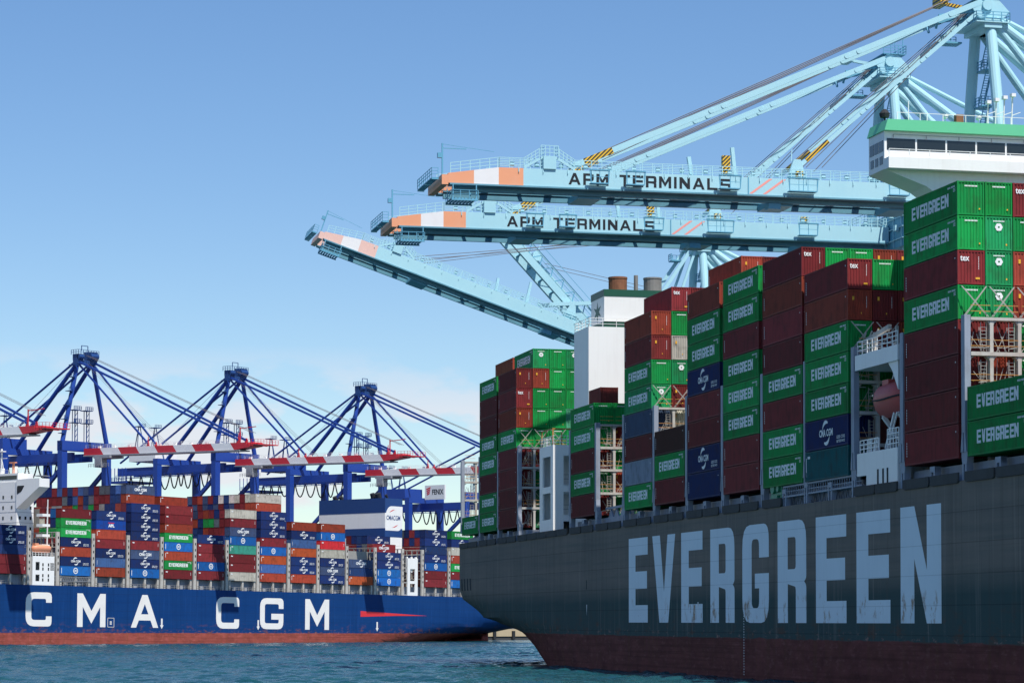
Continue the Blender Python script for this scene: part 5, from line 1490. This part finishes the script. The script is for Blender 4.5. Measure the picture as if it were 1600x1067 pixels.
apm_crane(97.8, 0, 0, 'pale blue crane whose lettered boom is the upper of two level ones', GA)
apm_crane(63.4, 0, 0, 'pale blue crane whose lettered boom is the lower of two level ones', GA)
apm_crane(-28.5, -11.0, rad(19.0), 'pale blue crane with its plain boom raised at a slant', GA, lettered=False, tip='apm_pink')

def folded_crane(f):
    root = thing('gantry_crane', 'pale blue crane with a steep lattice boom behind the slanting boom', 'crane', E_QUAY @ Matrix.Translation((f, 49.2, 4.2)), GA)
    for sx in (-1, 1):
        for y in (0, 30): MB().box(sx * 9 - .8, sx * 9 + .8, y - .8, y + .8, .05, 43).build('leg', M['apm'], root)
    MB().box(-9.8, 9.8, -1, 1, 43.01, 46).box(-9.8, 9.8, 29, 31, 43.01, 46).build('cross_frame', M['apm'], root)
    for sx in (-1, 1): MB().box(sx * 3 - .6, sx * 3 + .6, 1.01, 29, 43.6, 45.4).build('back_girder', M['apm'], root)
    a = rad(47); d = Vector((0, -math.cos(a), math.sin(a))); n = Vector((0, math.sin(a), math.cos(a))); h = Vector((0, -1.6, 44.8))
    for sx in (-1, 1):
        MB().beam(h + Vector((sx * 2.6, 0, 0)), h + Vector((sx * 2.6, 0, 0)) + d * 41, 1.0, 1.3, up=n).build('boom_girder', M['apm'], root)
        MB().beam(h + Vector((sx * 2.6, 0, 0)) + n * 2.4, h + Vector((sx * 2.6, 0, 0)) + n * 2.4 + d * 39, .3, .3, up=n).build('boom_chord', M['apm'], root)
    b = MB()
    for k in range(13):
        for sx in (-1, 1):
            p = h + Vector((sx * 2.6, 0, 0)) + d * (k * 3.0 + 1)
            b.beam(p, p + n * 2.4 + d * 1.5, .16, .16); b.beam(p + n * 2.4 + d * 1.5, p + d * 3.0, .16, .16)
        p = h + d * (k * 3.1 + 1.2); b.beam(p + Vector((-2.6, 0, 0)), p + Vector((2.6, 0, 0)), .35, .5, up=n)
    for sx in (-1, 1): b.beam(h + Vector((sx * 3.4, 0, 0)) + n * 3.4, h + Vector((sx * 3.4, 0, 0)) + n * 3.4 + d * 38, .08, .08)
    b.build('lattice', M['apm_deep'], root)
    b = MB(); p = h + d * 33 + n * 2.0
    b.tube(p + Vector((-1.5, 0, 0)), p + Vector((1.5, 0, 0)), 1.0, 10); b.beam(p, p + Vector((0, 1.5, 4.2)), .15, .15); b.beam(p + Vector((0, 1.5, 4.2)), p + Vector((0, 4, 1.6)), .12, .12)
    p = h + d * 10 + n * 2.0; b.beam(p, p + Vector((0, 3.0, 4.0)), .5, .6)
    b.build('sheave', M['apm'], root)
    b = MB(); p = h + d * 31 + n * 2.4
    for q in range(2): b.tube(p + Vector((q * 1.4, 0, -q * .9)), Vector((0 + q, 26, 60 - q * 1.0)), .05, 5, caps=False)
    p = h + d * 9 + n * 2.4
    for q in range(2): b.tube(p + Vector((q * 1.4, 0, 0)), Vector((q, 30, 70 - q * 1.6)), .05, 5, caps=False)
    b.build('hoist_rope', M['rope'], root)
    b = MB().beam((-3.6, -21, 61.6), (-3.6, 4, 63.6), .5, .7).beam((3.6, -21, 61.0), (3.6, 4, 62.4), .5, .7).beam((-3.6, -14, 62.1), (3.6, -14, 61.4), .4, .4)
    b.build('stay_link', M['apm'], root)
folded_crane(-58)

# ================================================================== royal blue cranes on the far quay
def far_crane(t, dz, label, group, L=82, house=None, sign=False):
    root = thing('gantry_crane', label, 'crane', C_QUAY @ Matrix.Translation((t, 58, 4.2)), group)
    Z = lambda z: z - 4.2 + dz
    B = M['k_blue']
    for sx in (-1, 1):
        MB().box(sx * 9.8 - 1.2, sx * 9.8 + 1.2, -1.1, 1.1, .6, Z(67.5)).build('leg', B, root)
        MB().box(sx * 9.8 - 1.1, sx * 9.8 + 1.1, 29, 31.2, .6, Z(64.2)).build('leg', B, root)
        MB().beam((sx * 9.8, 1, Z(58)), (sx * 9.8, 29, Z(36)), 1.1, 1.3).build('brace', B, root)
        MB().box(sx * 9.8 - .8, sx * 9.8 + .8, 1.11, 28.9, 13, 15.5).build('tie_beam', B, root)
        MB().box(sx * 9.8 - 3, sx * 9.8 + 3, -1.2, 1.2, .02, .6).build('bogie', M['dark'], root)
        if not sign:
            MB().tube((sx * 9.8, 0, Z(67.5)), (sx * 3.4, 0, Z(94)), .82, 10, .7).build('mast_tube', B, root)
            MB().tube((sx * 3.2, .5, Z(94)), (sx * 5.2, 30, Z(66)), .75, 10).build('rear_strut', B, root)
        MB().tube((sx * 3.4, .5, Z(95 if not sign else 86)), (sx * 4.2, 56, Z(66)), .38, 8).build('back_stay', B, root)
        if L > 20:
            MB().beam((sx * 3.6, -1, Z(94.5)), (sx * 1.75, -75, Z(66.2)), .5, .7).build('stay', B, root)
            MB().beam((sx * 3.4, -1, Z(93.5)), (sx * 1.75, -33, Z(66.2)), .4, .6).build('stay', B, root)
        MB().box(sx * 4 - .7, sx * 4 + .7, 1.2, 57, Z(61.2), Z(64.0)).build('back_girder', B, root)
    MB().box(-11.0, 11.0, -1.3, 1.3, Z(64.3), Z(67.6)).box(-10.9, 10.9, 28.9, 31.3, Z(64.22), Z(66.4)).build('cross_frame', B, root)
    b = MB(); hw_ = 4.3 if not sign else 2.6
    b.box(-hw_, hw_, -1.3, 1.3, Z(93.9), Z(95.2)); b.box(-hw_, -hw_ + 2.4, -1.4, 1.4, Z(95.2), Z(97.2)); b.box(hw_ - 3.4, hw_, -1.6, 1.6, Z(95.2), Z(98.2)); b.tube((hw_ - 3.6, -1.6, Z(96.6)), (hw_ - .2, -1.6, Z(96.6)), 1.0, 10); b.tube((-hw_, -1.4, Z(96.2)), (-hw_ + 2.2, -1.4, Z(96.2)), .8, 10)
    b.railing([(-4.6, -1.8, Z(97)), (4.6, -1.8, Z(97))], 1.6, 1.2, .07, 2); b.railing([(-4.6, -1.8, Z(97)), (-4.6, 1.8, Z(97))], 1.6, 1.2, .07, 2)
    b.beam((-1.6, 0, Z(98.5)), (-1.6, 0, Z(100.2)), .2, .2); b.beam((1.2, 0, Z(97)), (1.2, 0, Z(100.2)), .2, .2); b.beam((-1.6, 0, Z(100.2)), (1.2, 0, Z(100.2)), .2, .2)
    b.box(-6.4, -4.4, -2, 1, Z(93.2), Z(93.5))
    if not sign: b.build('mast_head', M['cma_blue'], root)
    # boom in slanted red and white blocks
    if L > 20:
        for sx in (0,):
            y, k, step = -2.0, 0, 8.8
            while y - step > -L + 3:
                y2 = y - step
                s = .9 if k > 0 else 0; s2 = .9
                MB().prism([(y - s, Z(63.0)), (y + s, Z(65.3)), (y2 + s2, Z(65.3)), (y2 - s2, Z(63.0))], 'x', -2.1, 2.1).build('boom_block', M['k_red' if k % 2 == 0 else 'k_white'], root)
                y, k = y2, k + 1
            MB().prism([(y - .9, Z(63.0)), (y + .9, Z(65.3)), (-L, Z(65.3)), (-L, Z(64.0))], 'x', -2.1, 2.1).build('boom_block', M['k_red'], root)
            MB().box(-2.4, 2.4, -L + 6, -2, Z(62.6), Z(62.997)).build('trolley_rail', M['grey_metal'], root)
            for yy in (-33, -75):
                MB().prism([(yy - .7, Z(65.3)), (yy + .7, Z(65.3)), (yy + .3, Z(66.9)), (yy - .3, Z(66.9))], 'x', -1.9, -1.6).prism([(yy - .7, Z(65.3)), (yy + .7, Z(65.3)), (yy + .3, Z(66.9)), (yy - .3, Z(66.9))], 'x', 1.6, 1.9).beam((-1.75, yy, Z(66.8)), (-1.75, yy - .2, Z(68.4)), .2, .2).build('stay_lug', M['k_red'], root)
        b = MB(); b.box(-4.6, 4.6, -L - 4.5, -L - .003, Z(64.3), Z(64.6)); b.railing([(-4.6, -L, Z(64.6)), (-4.6, -L - 4.5, Z(64.6)), (4.6, -L - 4.5, Z(64.6))], 1.4, 1.3, .05, 2)
        b.beam((-4, -L + 4, Z(65.2)), (-4, -L + 4, Z(70)), .3, .3); b.beam((-4, -L + 4, Z(69.6)), (-4, -L - 3, Z(70)), .25, .25); b.box(-4.8, 4.8, -L + .4, -L + 1.0, Z(64.2), Z(65.0))
        b.build('nose_platform', M['k_red'], root)
        b = MB()
        for sx in (-1, 1): b.railing([(sx * 2.05, -L + 8, Z(65.3)), (sx * 2.05, -3, Z(65.3))], 1.2, 3.5, .03, 2)
        y = -L + 14
        while y < -6: b.box(-1.6, -1.1, y, y + 1.2, Z(65.3), Z(66.0)); y += 7.3
        b.build('railing', M['k_white'], root)
        b = MB(); b.box(-3.2, 3.2, -16, -8, Z(61.6), Z(62.4)); b.box(-3.4, -.8, -12, -8.8, Z(58.6), Z(61.6)); b.railing([(-3.6, -16, Z(58.6)), (-3.6, -6, Z(58.6))], 1.2, 1.2, .06, 2)
        b.build('operator_cab', M['grey_metal'], root)
    # the boom hangs a little below level
    for o in list(root.children):
        if o.name.split('.')[0] in ('boom_block', 'trolley_rail', 'stay_lug', 'nose_platform', 'railing', 'stay'):
            for v in o.data.vertices:
                if v.co.y < -1.5 and (o.name[:4] != 'stay' or o.name.startswith('stay_lug') or v.co.z < Z(70)): v.co.z += v.co.y * .017
    # machinery house, light masts, platforms
    b = MB(); b.box(-5.4, 5.4, 36, 50, Z(66.2), Z(70.4))
    b.build('machinery_house', M['k_white'] if house == 'white' else B, root)
    b = MB()
    for x in (-2.6, 2.6):
        for s in (-.6, .6):
            for q in (-.6, .6): b.beam((x + s, 2 + q, Z(66.5)), (x + s, 2 + q, Z(78.5)), .2, .2)
        for k in range(6): b.beam((x - .6, 1.4, Z(67 + k * 1.8)), (x + .6, 1.4, Z(68.8 + k * 1.8)), .13, .13)
        for z in (74, 78.3): b.box(x - 1.6, x + 1.6, .6, 3.4, Z(z), Z(z + .25)); b.railing([(x - 1.6, .6, Z(z + .2)), (x + 1.6, .6, Z(z + .2))], 1.2, .9, .08, 2)
    b.build('light_mast', M['cma_blue'], root)
    for sx in (-1, 1):
        b = MB()
        for q in (-2.6, 2.6): b.beam((sx * 4, 46 + q, Z(70.4 if house else 66)), (sx * 4, 46 + q * .15, Z(79)), .25, .25); b.beam((sx * 4 + 1.0, 46 + q, Z(66)), (sx * 4, 46 + q * .15, Z(79)), .2, .2)
        b.box(sx * 4 - 1.6, sx * 4 + 1.6, 44.4, 47.6, Z(79), Z(79.25)); b.railing([(sx * 4 - 1.6, 44.4, Z(79.2)), (sx * 4 + 1.6, 44.4, Z(79.2))], 1.0, .8, .06, 2)
        b.build('stay_support', M['cma_blue'], root)
    b = MB()
    for k in range(5):
        z = Z(70 + k * 4.8); x = -8.6 + k * 1.05
        b.box(x - 2.4, x - .8, -1, 1, z, z + .2); b.railing([(x - 2.4, -1, z + .2), (x - .8, -1, z + .2)], 1.1, .8, .06, 2); b.beam((x - 2.0, 0, z - 3.8), (x - 1.0, 0, z), .2, .5)
    if not sign: b.build('stair', M['cma_blue'], root)
    b = MB()
    for z in (60.0,): b.box(-6.4, -5.0, 6, 56, Z(z), Z(z + .15))
    b.railing([(-6.4, 56, Z(60.1)), (-6.4, 6, Z(60.1))], 1.2, 2.0, .06, 3); b.box(-7, 7, 50, 60, Z(58.4), Z(59.2)); b.railing([(-7, 60, Z(59.2)), (-7, 50, Z(59.2))], 1.3, 1.2, .06, 3)
    for k in range(6): b.beam((-7, 50 + 2 * k, Z(59.2)), (-7, 50 + 2 * k, Z(64)), .2, .2)
    b.build('service_walkway', B, root)
    # festoon loops of black cable
    fs = MB()
    y = 4.0
    rr = random.Random(int(t))
    while y < 52:
        step = rr.choice((2.6, 4.2, 4.2, 5.4)); sag = rr.uniform(4.5, 6.2)
        pts = [(-5.0, y + step * u / 8, Z(61.0) - sag * (1 - (2 * u / 8 - 1) ** 2)) for u in range(9)]
        fs.path(pts, .25, 5); y += step + .15
    fs.build('festoon_cable', M['cable'], root)
    rp_ = MB()
    if L > 20:
        for q in range(3): rp_.tube((-1 + q, -1, Z(97)), (-1 + q, -80, Z(67)), .06, 4, caps=False); rp_.tube((-1 + q, 0, Z(95)), (-1 + q, -40, Z(65)), .05, 4, caps=False)
    rp_.tube((-1, 1, Z(96)), (-1, 40, Z(70)), .06, 4, caps=False)
    if not sign: rp_.build('hoist_rope', M['rope'], root)
    if sign:
        MB().box(-6.2, -5.45, 14, 24.5, Z(65.4), Z(71.2)).build('sign_board', M['white_paint'], root)
        tt, ff, _ = font_tris('FENIX', .03)
        me = bpy.data.meshes.new('lettering'); me.from_pydata([(-6.22, 20.6 - a * 6.0, Z(67.4) + b2 * 2.1) for a, b2 in tt], [], ff); me.materials.append(M['black_letter']); obj('lettering', me, root)
        lg = MB()
        for k in range(4):
            y1 = 23.7 - .1 * k; w_ = 2.2 - .25 * k
            lg.beam((-6.22, y1, Z(69.6 - k * .75)), (-6.22, y1 - w_, Z(70.3 - k * .75)), .02, .5)
        lg.build('logo', M['red_letter'], root)
    return root
GK = 'royal blue cranes on the far quay'
far_crane(-33, 0, 'royal blue crane partly past the frame edge, only its striped boom tip showing', GK)
far_crane(54.0, 0, 'royal blue crane with the tallest peak, beside the white deckhouse', GK)
far_crane(125.5, 0, 'royal blue crane between the tallest and the one over the navy funnel', GK, house='white')
far_crane(194.8, -.6, 'royal blue crane rising behind the navy funnel', GK)
far_crane(264, -8.8, 'lower blue crane with a white lettered sign board, beyond the others', GK, L=10, sign=True)

bpy.context.view_layer.update()
